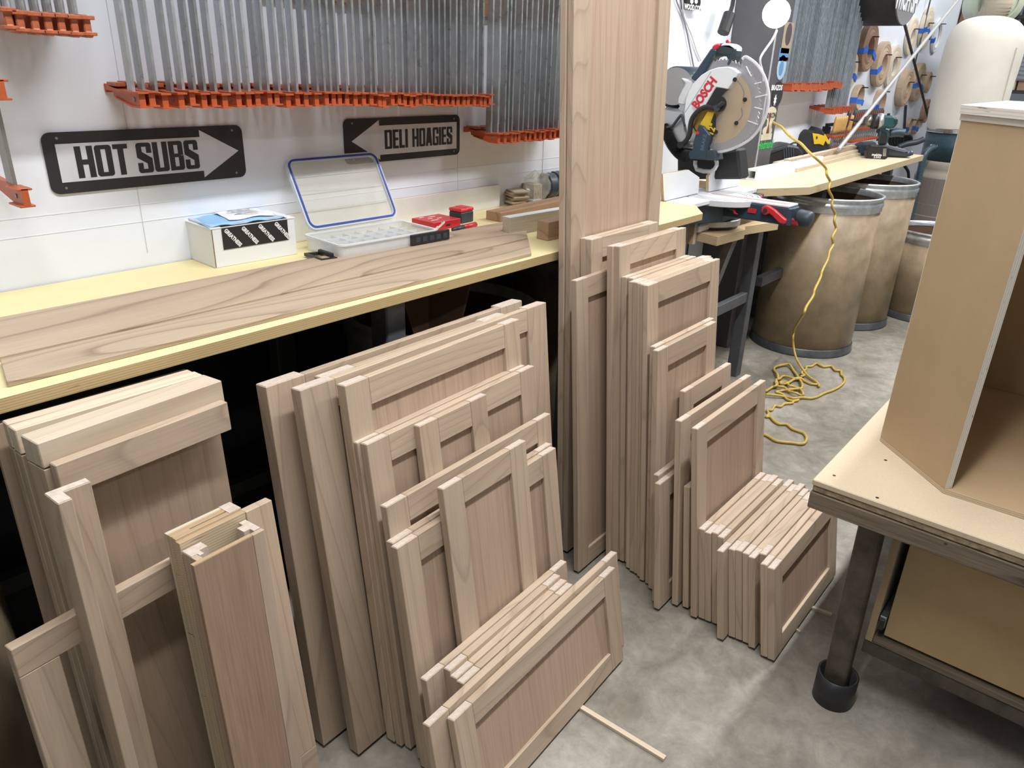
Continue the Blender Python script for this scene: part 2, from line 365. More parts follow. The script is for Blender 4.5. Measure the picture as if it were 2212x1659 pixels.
t = thing('workbench', 'cream-topped plywood workbench beyond the saw, with dusty fibre drums under it', 'workbench', (3.331, 1.205, 0))
bm = prism([(0, .141), (.263, 0), (2.464, .025), (2.464, .55), (.03, .55), (.027, .24)], BZ - .036, BZ, bev=.0008)
obj('bench_top', bm, YTOP2, t)
for x in (1.22, 2.40): obj('leg', BX((x, .19, .0), (x + .05, .25, BZ - .037), .003), STEELE, t)
obj('leg', BX((1.20, .50, .0), (1.26, .56, BZ - .037), .003), STEELE, t)
p = PZ(1712, 748, 0)
# the splayed front post, seen beside the drum
q = PY(1762, 418, 1.30)
for (pp, w) in ((p, .05),):
    lg = obj('leg', BX((pp.x - 3.331 - .045, pp.y - 1.205 - .02, .01), (pp.x - 3.331 + .02, pp.y - 1.205 + .05, .905), .003), STEEL, t)
    ft = obj('foot', CY((pp.x - 3.331, pp.y - 1.205, 0), (pp.x - 3.331, pp.y - 1.205, .02), .035, .025), STEELE, lg)
obj('side_rail', BX((.40, .20, .42), (1.2, .24, .47), .002), STEEL, t)

# saw stand: shelf, posts, struts
t = thing('saw_stand', 'steel and plywood stand holding the mitre saw between the two benches', 'stand', (3.0, 1.35, 0))
bm = prism([(-.109, -.045), (.12, -.062), (.19, -.03), (.30, -.055), (.43, -.088), (.42, .42), (-.077, .42), (-.077, .085)], .782, .82, bev=.0006)
obj('shelf', bm, ply('shelf_ply', (.62, .46, .26), 'z', (.60, .47, .29), (.25, .17, .09), 130, speck=.15), t)
obj('cleat', BX((-.115, .06, .77), (-.09, .12, .90), .001), PLYX, t)
for (x, y) in ((-.10, .13), (.50, .04), (-.10, .40), (.50, .42)):
    obj('post', BX((x - .028, y - .028, 0), (x + .028, y + .028, .781), .003), STEEL, t)
obj('strut', tube([(.40, .10, .76), (.22, .13, .38), (.02, .16, .02)], .028, 4, k=1), STEELE, t)
obj('rail', BX((-.08, .02, .40), (.50, .05, .45), .002), STEEL, t)
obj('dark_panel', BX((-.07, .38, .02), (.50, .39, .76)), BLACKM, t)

# front work table (right)
TZ = .62
t = thing('assembly_table', 'worn fibreboard-topped assembly table on steel legs at the right', 'table', (1.547, .395, 0))
bm = prism([(0, 0), (1.9, 0), (1.9, -1.9), (0.006, -1.9)], TZ - .014, TZ, bev=.002)
obj('top_sheet', bm, MDF, t)
obj('sheet_edge', BX((.003, -1.9, TZ - .030), (1.9, -.003, TZ - .0142), .003), MDFEDGE, t)
obj('subtop', BX((0, -1.9, TZ - .072), (1.9, -.0005, TZ - .031), .002), OLDPLY, t)
for i, (u, v) in enumerate(((1802, 1027), (1913, 994), (2043, 1174), (1895, 1075))):
    q = PZ(u, v, TZ + .0003); obj('screw_head', CY((q.x - 1.547, q.y - .395, TZ - .001), (q.x - 1.547, q.y - .395, TZ + .0005), .0035), BLACK, t)
bm = BX((.067, -.161, .012), (.110, -.109, TZ - .073), .004)
for v in bm.verts: v.co.x -= .009 * v.co.z / .55; v.co.y += .008 * v.co.z / .55
lg = obj('leg', bm, RUSTY, t)
obj('pipe_foot', lathe([(.042, .0), (.048, .0), (.048, .082), (.042, .082), (.042, .01), (0, .01)], 36), BLACK, lg, True).location = (.086, -.137, 0)
obj('leg', BX((1.6, -.155, .0), (1.665, -.215, TZ - .073), .004), RUSTY, t)
obj('rail', BX((.128, -1.9, .140), (.175, -.165, .181), .003), RUSTY, t)

# drawer cabinet slung under the table
t = thing('drawer_cabinet', 'plywood drawer cabinet slung under the assembly table behind its steel leg', 'cabinet', (1.672, .228, .182))
H = .335
obj('side_panel', BX((0, -.016, 0), (.60, 0, H), .001), PLYX, t)
obj('bottom_panel', BX((0, -1.6, 0), (.60, -.017, .016), .001), OLDPLY, t)
obj('back_panel', BX((.585, -1.6, .017), (.60, -.017, H)), PLYX, t)
dr = obj('drawer_front', BX((.012, -1.5, .026), (.026, -.035, H - .035), .0008), ply('drawer_front_ply', (.46, .33, .17), 'x', (.5, .42, .3), (.25, .18, .1), 200, speck=.10), t)
obj('drawer_side', BX((.027, -.05, .03), (.5, -.037, H - .045)), PLYX, dr)
sl = obj('drawer_slide', BX((.002, -.033, .05), (.40, -.018, .082), .001), STEELE, t)
obj('slide_clip', BX((-.002, -.031, .045), (.01, -.02, .075), .001), BLACK, sl)

# ================================================================== PLYWOOD CABINET on the table
a = Vector((1.854, .339)); c = Vector((1.684, .160))
dr_ = (c - a).normalized(); nrm = Vector((-dr_.y, dr_.x)) * -1
t = thing('corner_cabinet', 'tall open birch plywood cabinet standing on the assembly table', 'cabinet', (c.x, c.y, TZ))
L = (a - c).length; ang = math.atan2(a.y - c.y, a.x - c.x)
hh = PX(2070, 250, a.x)
ztop = (PX(2072, 246, a.x).z) - TZ
rot = Matrix.Rotation(ang, 4, 'Z')
def rbx(A, B, bev=.0006):
    bm = BX(A, B, bev); bm.transform(rot); return bm
# local frame: x along the side panel from front edge to back, -y to the inside
sp = obj('side_panel', BX((0, -.017, .012), (L, 0, ztop), .0006), ply('cabinet_side_ply', (.47, .345, .205), 'y', (.70, .67, .60), (.38, .36, .30), 210, speck=.05), t); sp.rotation_euler.z = ang
fx = 1.692 - c.x
obj('bottom_panel', prism([(0, 0), (a.x - c.x, a.y - c.y), (.75, .18), (.75, -.72), (.012, -.72)], 0, .012, bev=.0005), PLYZ, t)
obj('back_panel', BX((.73, -.72, .013), (.742, .17, ztop)), PLYX, t)
bk = obj('rear_side_panel', BX((.172, .170, .013), (.72, .18, ztop)), PLYW, t)
tp = obj('top_panel', prism([(-.006, .004), (a.x - c.x - .006, a.y - c.y + .006), (.75, .19), (.75, -.72), (-.006, -.72)], ztop + .0005, ztop + .018, bev=.0005), ply('cabinet_top_ply', (.80, .78, .76), 'z', (.72, .68, .62), (.42, .38, .33), 150), t)
obj('top_lip', BX((-.012, -.02, ztop - .012), (L + .004, .0025, ztop), .0006), ply('cabinet_lip_ply', (.68, .64, .58), 'y', (.7, .67, .6), (.4, .38, .33), 210), t).rotation_euler.z = ang

# ================================================================== DOORS
ORD = ['first', 'second', 'third', 'fourth', 'fifth', 'sixth', 'seventh', 'eighth', 'ninth', 'tenth', 'eleventh', 'twelfth', 'thirteenth', 'fourteenth', 'fifteenth', 'sixteenth', 'seventeenth', 'eighteenth', 'nineteenth', 'twentieth']
def nth(n):
    if n <= 20: return ORD[n - 1]
    tens = {2: 'twenty', 3: 'thirty', 4: 'forty'}[n // 10]
    return tens + '-' + ORD[n % 10 - 1] if n % 10 else {2: 'twentieth', 3: 'thirtieth', 4: 'fortieth'}[n // 10]
def pose(x, y, yaw, lean, z=.010):
    yaw, lean = math.radians(yaw), math.radians(lean)
    A = Vector((math.cos(yaw), math.sin(yaw), 0)); n = Vector((-math.sin(yaw), math.cos(yaw), 0))
    U = n * math.sin(lean) + Vector((0, 0, math.cos(lean))); B = U.cross(A)
    return Matrix(((A.x, B.x, U.x, x), (A.y, B.y, U.y, y), (A.z, B.z, U.z, z), (0, 0, 0, 1)))
def door(x, y, yaw, lean, w, h, t, label, sw=.058, rw=.058, group=None, deep=False, panel=None, name='cabinet_door'):
    """shaker door: local x across, y back into the wall, z up; parts: two stiles, two rails, panel"""
    d = thing(name, label, 'cabinet door', group=group, mat=pose(x, y, yaw, lean))
    rt = .019 if deep else t
    for sx in (0, w - sw):
        s = obj('stile', BX((-sw / 2, 0, -h / 2), (sw / 2, t, h / 2), .0012), W_V, d, loc=(sx + sw / 2, 0, h / 2))
        e = obj('end_grain', BX((-sw / 2 + .002, .0015, 0), (sw / 2 - .002, t - .0015, .0006)), END, s, loc=(0, 0, h / 2 - .0001))
    for z in (rw / 2, h - rw / 2):
        obj('rail', BX((-(w / 2 - sw) + .0005, 0.0006, -rw / 2), (w / 2 - sw - .0003, rt, rw / 2), .001), W_H, d, loc=(w / 2, 0, z))
    obj('panel', BX((-(w / 2 - sw) + .0005, 0, -(h / 2 - rw) + .0005), (w / 2 - sw - .0005, .006, h / 2 - rw - .0005)), panel or W_P, d, loc=(w / 2, .0085, h / 2))
    return d
T = .0185
G1 = 'doors and drawer fronts leaning in the middle stack'
G2 = 'doors leaning in the right-hand stack'
mid = [
 (0.690,1.085,1.4,5.0,0.778,0.872,0.0340,'wide door with thick edges, rearmost and leftmost of the middle stack',.088,True),
 (0.797,1.050,1.5,5.5,0.565,0.867,0.0260,'door mostly hidden between the two widest thick-edged doors of the middle stack',.085,True),
 (0.727,1.007,1.6,6.5,0.778,0.873,0.0300,'wide thick-edged door with a knot at its top right corner, second from left',.082,True),
 (0.803,0.973,2.6,6.3,0.552,0.870,0.0250,'tall thick-edged door in front of the two widest doors, long reddish panel strip showing',.060,True),
 (0.806,0.952,2.6,7.1,0.550,0.755,T,'mid-height door whose top edge shows just behind its twin in the middle stack',.058,False),
 (0.815,0.931,2.6,7.3,0.555,0.755,T,'mid-height door with a swirl-grained left stile, front one of its pair in the middle stack',.058,False),
 (0.945,0.916,2.6,7.7,0.219,0.752,T,'narrow door with a small panel, leaning on the mid-height door of the middle stack',.056,False),
 (0.813,0.887,2.7,7.9,0.567,0.636,T,'wide door whose long top edge crosses in front of the narrow small-panelled door',.058,False),
 (0.803,0.867,2.7,8.2,0.553,0.569,T,'wide low door, rear one of the pair behind the reddish square-panelled door',.058,False),
 (0.798,0.847,2.7,8.3,0.550,0.568,T,'wide low door, front one of the pair behind the reddish square-panelled door',.058,False),
 (0.923,0.831,2.7,8.5,0.283,0.649,T,'door with a reddish panel between broad stiles, tallest at the centre of the stack',.060,False),
]
for r in mid: door(*r[:7], r[7], sw=r[8], deep=r[9], group=G1)
low = [
 (0.791,0.803,2.7,9.0,0.516,0.284,T,'drawer front with a long pale top edge, rearmost of the low drawer fronts'),
 (0.843,0.786,2.7,9.2,0.409,0.283,T,'drawer front with the palest top edge, second from the back of the low drawer fronts'),
 (0.842,0.767,2.7,9.4,0.413,0.276,T,'drawer front third from the back of the low drawer fronts'),
 (0.842,0.747,2.8,9.6,0.412,0.275,T,'drawer front fourth from the back of the low drawer fronts'),
 (0.718,0.713,2.9,10.3,0.714,0.282,T,'longest drawer front, second from the front beside the floor stick'),
 (0.764,0.691,2.8,11.0,0.620,0.274,T,'frontmost long drawer front with its whole recessed panel in view, over the floor stick'),
]
for r in low: door(*r, sw=.056, rw=.052, group=G1, name='cabinet_door')
# tall panelled end on the far side
pt = PY(1455, 0, 1.21); 
w1 = pt.x - 1.660 - .004
door(1.660, 1.110, 0.6, 3.5, w1, 2.05, T, 'very tall narrow door standing left of the mitre saw, its panel in full view', sw=.068, rw=.09, group=G2)
door(1.655, 1.1305, 0.6, 3.5, w1, 2.045, T, 'second very tall door standing directly behind the tallest one', sw=.068, rw=.09, group=G2)
rgt = [
 (1.705,1.066,1.0,5.0,0.374,1.005,T,'tall narrow door rear one of the pair just in front of the very tall door'),
 (1.705,1.047,1.0,5.0,0.374,1.005,T,'tall narrow door front one of the pair just in front of the very tall door'),
 (1.600,1.022,1.6,5.0,0.300,0.915,T,'narrow door left in the right-hand stack, its whole left stile showing to the floor'),
 (1.750,1.003,0.8,5.2,0.395,0.930,T,'door showing only its right top corner behind the swirl-grained tall door'),
 (1.722,0.984,.5,5.3,0.381,0.994,T,'tall door directly behind the swirl-grained tall door of the right-hand stack'),
 (1.731,0.9655,.5,5.4,0.386,0.995,T,'tall door with a swirl of dark grain on its top rail, above the seven-door stack'),
]
for r in rgt: door(*r, group=G2)
c6 = [(1.741,0.947,.4,5.5,0.375,0.912),(1.745,0.9285,.4,5.5,0.375,0.912),(1.724,0.911,.4,5.6,0.442,0.909),(1.717,0.8955,.4,5.6,0.445,0.912),(1.716,0.880,.4,5.7,0.429,0.912),(1.710,0.865,.4,5.8,0.420,0.913),(1.700,0.850,.4,5.8,0.433,0.916)]
for i, r in enumerate(c6):
    lab = 'tall door ' + (nth(i + 1) + ' from the back of the seven equal doors' if i < 6 else 'in full view at the front of the seven equal doors')
    door(*r, .0148 if i > 2 else .017, lab, group='seven equal tall doors of the right-hand stack')
rg2 = [
 (1.698,0.826,.4,5.6,0.356,0.753,.0175,'shorter door, rear one of the pair in front of the seven equal doors'),
 (1.683,0.807,.4,5.7,0.350,0.751,.0175,'shorter door with a shaded panel, front one of the pair before the seven equal doors'),
 (1.812,0.788,.4,6.0,0.308,0.600,.0175,'low door showing its top rail at the right, behind the two separated low doors'),
 (1.640,0.768,.4,6.3,0.440,0.413,.0175,'small door with its top corner showing behind the pale-edged small door'),
 (1.617,0.749,.4,6.5,0.440,0.403,.0175,'small pale-edged door in the right-hand stack, its left edge showing down to the floor'),
 (1.668,0.717,0,6.5,0.449,0.581,T,'low square door seen edge-on, next behind the low door with the open reddish panel'),
 (1.679,0.688,.2,7.2,0.440,0.390,T,'small door showing only its dark left edge, between two taller low doors'),
 (1.658,0.651,.5,7.7,0.454,0.582,T,'low square door with its reddish panel in view, right behind the twelve drawer fronts'),
]
for r in rg2: door(*r, group=G2)
pk = [(1.668,0.631,.2,8.2,0.423,0.287),(1.670,0.612,.2,8.4,0.431,0.283),(1.674,0.592,.2,8.6,0.426,0.289),(1.671,0.573,.2,8.7,0.422,0.286),(1.626,0.553,.2,8.8,0.506,0.275),(1.656,0.533,.2,9.0,0.456,0.274),(1.659,0.514,.2,9.2,0.468,0.278),(1.661,0.494,.2,9.3,0.446,0.277),(1.654,0.474,.2,9.5,0.440,0.278),(1.683,0.455,.2,9.6,0.390,0.282),(1.645,0.435,.2,9.8,0.422,0.280),(1.646,0.416,.2,9.9,0.494,0.277)]
for i, r in enumerate(pk):
    lab = 'drawer front ' + (nth(i + 1) + ' from the back of the twelve packed by the assembly table' if i < 11 else 'with a deeply shaded panel, frontmost of the twelve packed by the assembly table')
    door(*r, T, lab, sw=.056, rw=.052, group='twelve drawer fronts packed by the assembly table', name='cabinet_door')

# floor sticks
def stick(u0, v0, u1, v1, wdt, hgt, label, ext=(0, 0)):
    a = PZ(u0, v0, 0); b = PZ(u1, v1, 0); d = (b - a).normalized(); a = a - d * ext[0]; b = b + d * ext[1]; L = (b - a).length
    o = obj('wood_stick', BX((0, -wdt / 2, 0), (L, wdt / 2, hgt), .0006), W_L, loc=(a.x, a.y, .0002)); o.rotation_euler.z = math.atan2(d.y, d.x)
    return tag(o, label, 'wood stick')
stick(1258, 1533, 1436, 1642, .013, .0085, 'long thin wooden stick on the floor under the frontmost long drawer front', (.30, 0))
stick(1762, 1318, 1796, 1331, .011, .008, 'short stub of thin wooden stick on the floor by the table leg', (.12, 0))
stick(1724, 1366, 1728, 1369, .006, .008, 'tiny stick end poking out from under the twelve drawer fronts', (.12, .0))

# ================================================================== LEFT PILE
GA = 'parts leaning in the left-hand pile'
def slab(name, label, cat, x, y, yaw, lean, w, h, t, m, z=.01):
    d = thing(name, label, cat, group=GA, mat=pose(x, y, yaw, lean, z)); return d
# dark plywood sheet under the bench
d = slab('plywood_sheet', 'dark plywood sheet in the shade of the bench behind the left-hand pile', 'plywood sheet', .27, 1.226, 0, .3, .33, .905, .012, None)
obj('sheet', BX((0, 0, 0), (.31, .012, .915), .0006), W_PB, d)
def rail_box(name, label, x, y, w, h, dep, lean=3.0, yaw=3.0):
    d = slab(name, label, 'end panel', x, y, yaw, lean, w, h, dep, None)
    obj('top_rail', BX((-w / 2, 0, -.020), (w / 2, dep, .020), .0015), W_L, d, loc=(w / 2, 0, h - .020))
    obj('panel', BX((-w / 2 + .001, 0, -(h - .041) / 2), (w / 2 - .008, .010, (h - .041) / 2)), W_PB, d, loc=(w / 2, min(.018, dep - .011), (h - .041) / 2 - .0004))
    obj('stile', BX((-.0, 0, -(h - .042) / 2), (.020, dep, (h - .042) / 2), .001), W_V, d, loc=(0, 0, (h - .042) / 2))
    return d
rail_box('end_panel', 'end panel with a thick pale top rail, rearmost of three in the left pile', .279, 1.142, .288, .930, .021, 3.0, -1)
rail_box('end_panel', 'end panel with a thick pale top rail, middle of three in the left pile', .281, 1.113, .292, .930, .027, 3.0, .5)
d3 = rail_box('end_panel', 'large end panel with a deep pale top rail and open plywood face, front of three', .290, 1.046, .296, .930, .052, 3.0, 4.5)
fr = obj('cross_rail', BX((-.140, 0, -.026), (.140, .019, .026), .0015), W_H, d3, loc=(.148, -.020, .872))
obj('return_stile', BX((0, 0, -.40), (.046, .017, .40), .001), W_V, d3, loc=(.0, -.0005, .43))
# open face frame
d = slab('face_frame', 'open face frame with a single wide left stile, leaning at the very bottom left', 'face frame', .181, 1.020, 6.0, 1.5, .34, .665, .019, None)
obj('rail', BX((-.165, 0, -.0255), (.165, .019, .0255), .0012), W_H, d, loc=(.165, 0, .640))
obj('stile', BX((-.028, 0, -.30), (.028, .019, .30), .0012), W_V, d, loc=(.028, 0, .3142))
obj('stile', BX((-.028, 0, -.30), (.028, .019, .30), .0012), W_V, d, loc=(.302, 0, .3142))
# corner post
d = slab('corner_post', 'tall L-shaped corner post leaning in front of the large end panel', 'corner post', .277, .985, 2, 1.5, .07, .88, .02, None)
hp = .875
obj('wide_leg', BX((-.006, .028, 0), (.050, .044, hp), .001), W_V, d)
obj('narrow_leg', BX((-.006, 0, 0), (.013, .0275, hp), .001), W_V, d)
obj('end_grain', prism([(-.005, .001), (.012, .001), (.012, .029), (.049, .029), (.049, .043), (-.005, .043)], hp, hp + .0008), END, d)
# hollow column: two nested channels
k_ = .9
d = slab('column_cover', 'hollow column cover with a reddish face and open top, front of the left-hand pile', 'column cover', .425, .912, 3.0, 3.4, .13, .72, .06, None)
h2 = .722
def kb(a, b, bev=.0006): return BX((a[0] * k_, a[1] * k_, a[2]), (b[0] * k_, b[1] * k_, b[2]), bev)
def kp(poly, a, b): return prism([(x * k_, y * k_) for x, y in poly], a, b)
obj('face_panel', kb((-.012, 0, 0), (.104, .010, h2)), W_RED, d)
obj('face_edge', kb((-.012, .0005, 0), (.104, .0095, .0008), 0), PLYZ, d, loc=(0, 0, h2))
obj('face_stile', kb((.1045, 0, 0), (.129, .010, h2)), W_V, d)
obj('left_side', kb((0, .012, 0), (.012, .058, h2)), W_V, d)
obj('right_side', kb((.117, .012, 0), (.129, .058, h2)), W_V, d)
obj('left_corner_block', kp([(.001, .028), (.012, .028), (.012, .020), (.020, .020), (.020, .035), (.036, .035), (.036, .057), (.001, .057)], h2 - .5, h2 + .001), END, d)
obj('right_corner_block', kp([(.128, .011), (.128, .057), (.114, .057), (.114, .044), (.101, .044), (.101, .022), (.114, .022), (.114, .011)], h2 - .5, h2 + .001), END, d)
d = slab('column_cover', 'layered plywood column cover with a slot in its top, directly behind the reddish one', 'column cover', .422, .9665, 3.0, 3.4, .13, .72, .06, None)
h2 = .736
for i, y0 in enumerate((0, .0115, .0265, .038)):
    obj('layer', kb((0, y0, 0), (.132, y0 + (.0105 if i % 2 else .011), h2 - .004 * (i == 0))), PLYZ if i < 3 else PLYW, d)
obj('corner_block', kp([(.108, .012), (.132, .012), (.132, .048), (.108, .048)], h2 - .3, h2 + .0008), END, d)
obj('slot_fillet', kb((.001, .0226, 0), (.035, .0262, h2)), PLYZ, d)
# narrow board right of the column
d = slab('filler_board', 'narrow grained board leaning right of the reddish column cover', 'board', .549, .950, 2.0, 6.2, .07, .655, .02, None)
obj('board', BX((0, 0, .172), (.052, .0185, .725), .001), W_V, d)
obj('foot_block', BX((0, 0, 0), (.052, .0185, .1715), .001), W_H, d)

# ================================================================== LONG BOARDS on the bench
ZT_ = BZ + .0098
def flatboard(label, px):
    q = [PZ(x, y, ZT_) for x, y in px]; q[0] = q[1] + (q[0] - q[1]); o = q[1]
    t = thing('cherry_board', label, 'board', (o.x, o.y, BZ + .0003), math.atan2(q[2].y - q[1].y, q[2].x - q[1].x))
    Mi = Matrix.Rotation(-t.rotation_euler.z, 3, 'Z')
    obj('board', prism([tuple((Mi @ (p - o))[:2]) for p in q], 0, .0095, bev=.001), W_CH, t)
flatboard('long cherry board lying on the bench, front one of the two', [(0, 776), (14, 825), (1148, 546), (1141, 516.5)])
flatboard('long cherry board lying on the bench, rear one of the two nearer the wall', [(-300, 742), (-300, 838), (1140, 513.2), (1132, 470)])

# ================================================================== helper: build in a vertical plane standing at its real place
class Plane:
    def __init__(self, P0, u):
        self.P0 = Vector(P0); self.u = Vector((u[0], u[1], 0)).normalized(); self.n = Vector((-self.u.y, self.u.x, 0))
        self.rz = math.atan2(self.u.y, self.u.x)
    def c(self, px, py, d=0.0):
        r = Vector(RM @ np.array([px - 1106, py - 829.5, F])); P = self.P0 + self.n * d; C = Vector(CAM)
        q = C + r * ((P - C).dot(self.n) / r.dot(self.n)) - self.P0
        return (q.dot(self.u), q.z)
    def v(self, px, py, d=0.0):
        a = self.c(px, py, d); return Vector((a[0], d, a[1]))
    def pr(self, poly, d0, d1, bev=0.0, bm=None):
        return prism([self.c(x, y, d0) for x, y in poly], d0, d1, 'y', bm, bev)
    def thing(self, name, label, cat, group=None): return thing(name, label, cat, self.P0, self.rz, group)
    def mtx(self, px, py, d, ang=0.0):
        a = self.v(px, py, d); return Matrix.Translation(a) @ Matrix.Rotation(math.pi / 2, 4, 'X') @ Matrix.Rotation(ang, 4, 'Z')

# ================================================================== WALL: signs
def _rc(x0, y0, x1, y1, cs=''):
    c = .08; p = []
    p += [(x0, y0 + c), (x0 + c * .35, y0 + c * .35), (x0 + c, y0)] if 'a' in cs else [(x0, y0)]
    p += [(x1 - c, y0), (x1 - c * .35, y0 + c * .35), (x1, y0 + c)] if 'b' in cs else [(x1, y0)]
    p += [(x1, y1 - c), (x1 - c * .35, y1 - c * .35), (x1 - c, y1)] if 'c' in cs else [(x1, y1)]
    p += [(x0 + c, y1), (x0 + c * .35, y1 - c * .35), (x0, y1 - c)] if 'd' in cs else [(x0, y1)]
    return p
_O = [_rc(0, 0, .2, 1, 'ad'), _rc(.36, 0, .56, 1, 'bc'), _rc(.1, .87, .46, 1), _rc(.1, 0, .46, .13)]
GL = {'H': (.58, [_rc(0, 0, .2, 1), _rc(.38, 0, .58, 1), _rc(.15, .42, .43, .58)]), 'O': (.56, _O),
      'T': (.50, [_rc(.15, 0, .35, 1), _rc(0, .85, .50, 1)]),
      'S': (.56, [_rc(0, .55, .2, 1, 'd'), _rc(.1, .87, .46, 1), _rc(.37, .66, .56, 1, 'c'), [(0, .62), (.0, .52), (.37, .30), (.56, .38), (.56, .48), (.2, .70)], _rc(.36, 0, .56, .45, 'b'), _rc(0, 0, .19, .34, 'a'), _rc(.1, 0, .46, .13)]),
      'U': (.56, [_rc(0, 0, .2, 1, 'a'), _rc(.36, 0, .56, 1, 'b'), _rc(.1, 0, .46, .13)]),
      'B': (.56, [_rc(0, 0, .2, 1), _rc(.1, .87, .45, 1), _rc(.1, .45, .45, .57), _rc(.1, 0, .45, .13), _rc(.36, .52, .55, 1, 'c'), _rc(.36, 0, .56, .50, 'b')]),
      'D': (.56, [_rc(0, 0, .2, 1), _rc(.1, .87, .46, 1), _rc(.1, 0, .46, .13), _rc(.36, 0, .56, 1, 'bc')]),
      'E': (.44, [_rc(0, 0, .2, 1), _rc(.1, .86, .44, 1), _rc(.1, .43, .42, .57), _rc(.1, 0, .44, .14)]),
      'L': (.42, [_rc(0, 0, .2, 1), _rc(.1, 0, .42, .15)]), 'I': (.20, [_rc(0, 0, .2, 1)]),
      'A': (.60, [[(0, 0), (.14, 1), (.46, 1), (.60, 0), (.40, 0), (.38, .16), (.22, .16), (.20, 0)]]),
      'G': (.56, [_rc(0, 0, .2, 1, 'ad'), _rc(.1, .87, .46, 1), _rc(.1, 0, .46, .13), _rc(.37, .64, .56, 1, 'c'), _rc(.36, 0, .56, .50, 'b'), _rc(.28, .38, .5, .50)])}
def block_word(word, cx, z0, h, width, par):
    gap = .055; tot = sum(GL[c][0] for c in word) + gap * (len(word) - 1); sx = width / tot; x = cx - width / 2
    for c in word:
        bm = bmesh.new()
        for i, p in enumerate(GL[c][1]): prism([(x + u * sx, z0 + v * h) for u, v in p], -.0050 - .00004 * i, -.00442 , 'y', bm)
        obj('letter', bm, BLACKM, par); x += (GL[c][0] + gap) * sx
def arrow_sign(label, w, h, arrow, text, P, txt_h, sx, tx, tilt=0.0):
    t = thing('arrow_sign', label, 'sign', (P.x, WY - .001, P.z)); t.rotation_euler.y = tilt
    r = .018; pts = []
    for cx, cz, a0 in ((w - r, h - r, 0), (r, h - r, 90), (r, r, 180), (w - r, r, 270)):
        for k in range(7): a = math.radians(a0 + k * 15); pts.append((cx + r * math.cos(a), cz + r * math.sin(a)))
    obj('backing', prism(pts, -.0035, 0, 'y'), BLACKM, t)
    obj('arrow', prism(arrow, -.0044, -.0037, 'y'), SIGNG, t)
    for wd, wx, ww in text: block_word(wd, wx, h * .5 - txt_h / 2, txt_h, ww, t)
    for x, z in ((.03, .012), (w - .028, .012), (.03, h - .012), (w - .028, h - .012)):
        obj('rivet', CY((x, -.0045, z), (x, -.003, z), .0028, n=10), STEELE, t)
p = PY(98, 418, WY); W_ = .468; H_ = .128
arrow_sign('black sign with a grey right-pointing arrow reading HOT SUBS', W_, H_, [(.024, .024), (.352, .024), (.352, .008), (.452, .066), (.352, .120), (.352, .104), (.024, .104)], (('HOT', .117, .114), ('SUBS', .268, .150)), PY(112, 421, WY), .067, 0, 0)
arrow_sign('smaller black sign with a grey left-pointing arrow reading DELI HOAGIES', .478, .126, [(.462, .020), (.130, .020), (.130, .006), (.025, .064), (.130, .120), (.130, .104), (.462, .104)], (('DELI', .197, .094), ('HOAGIES', .352, .178)), PY(745, 356, WY), .055, 0, 0)

# ================================================================== WALL: clamps
def clamp_proto(label, group, top=2.7, bar=GALV, paint=ORANGE, small=False):
    t = thing('bar_clamp', label, 'clamp', group=group)
    obj('bar', BX((-.0035, -.117, -.004), (.0035, -.094, top - 1.37), .0004), bar, t)
    bm = prism([(-.158, -.002), (-.118, -.004), (-.06, -.0035), (-.004, .0), (-.002, .010), (-.012, .010), (-.05, .004), (-.118, .001), (-.158, .002)], -.011, .011, 'x')       # upper flange
    bm2 = prism([(-.158, -.030), (-.118, -.030), (-.045, -.016), (-.045, -.013), (-.118, -.0265), (-.158, -.0265)], -.011, .011, 'x', bm)
    prism([(-.150, -.027), (-.118, -.027), (-.03, -.012), (-.03, 0), (-.150, -.001)], -.0065, .0065, 'x', bm)
    j = obj('jaw', bm, paint, t)
    obj('pad', BX((-.012, -.006, -.006), (.012, -.0005, .012), .001), paint, t)
    obj('rivet', CY((-.0085, -.128, -.014), (.0085, -.128, -.014), .0045, n=10), STEELE, t)
    obj('sliding_head', BX((-.010, -.06, .008), (.010, -.012, .016), .001), ORANGE2, j)
    return t
G = 'long bar clamps hanging in the row above the two signs'
px1 = [291, 315, 341, 374, 397, 420, 443, 467, 495, 517, 540, 562, 583, 605, 625, 643, 665, 685, 701, 716, 730, 753, 771, 787, 801, 815, 829, 843, 857, 872, 886, 898, 910, 924, 936, 949, 960, 975, 988, 997, 1008, 1022, 1031, 1043]
proto = None
rnd = random.Random(3)
for i, u in enumerate(px1):
    P = PY(u, 200 - (u - 291) * .004, WY - .117)
    lab = nth(i + 1) + ' long bar clamp from the left in the row above the signs'
    if proto is None: proto = clamp_proto(lab, G); o = proto
    else: o = dup(proto, label=lab)
    o.location = (P.x, WY, 1.371 + rnd.uniform(-.003, .004) - .00010 * i * 4); o.rotation_euler = (rnd.uniform(-.002, .006), 0, rnd.uniform(-.03, .03))
G2c = 'long bar clamps hanging lower, beside the very tall door'
for i, u in enumerate([1062, 1076, 1090, 1098, 1107, 1119, 1130, 1141, 1152, 1162, 1174, 1183, 1195, 1205, 1215, 1224]):
    P = PY(u, 298, WY - .117)
    o = dup(proto, label=nth(i + 1) + ' bar clamp from the left in the lower row beside the very tall door', group=G2c)
    o.location = (P.x, WY, 1.237 + rnd.uniform(-.003, .004)); o.rotation_euler = (0, 0, rnd.uniform(-.03, .03))
G3 = 'bar clamps in the far row beyond the dark steel column'
far_bar = galv('far_bar', (.42, .48, .52), .4, 40)
proto3 = None
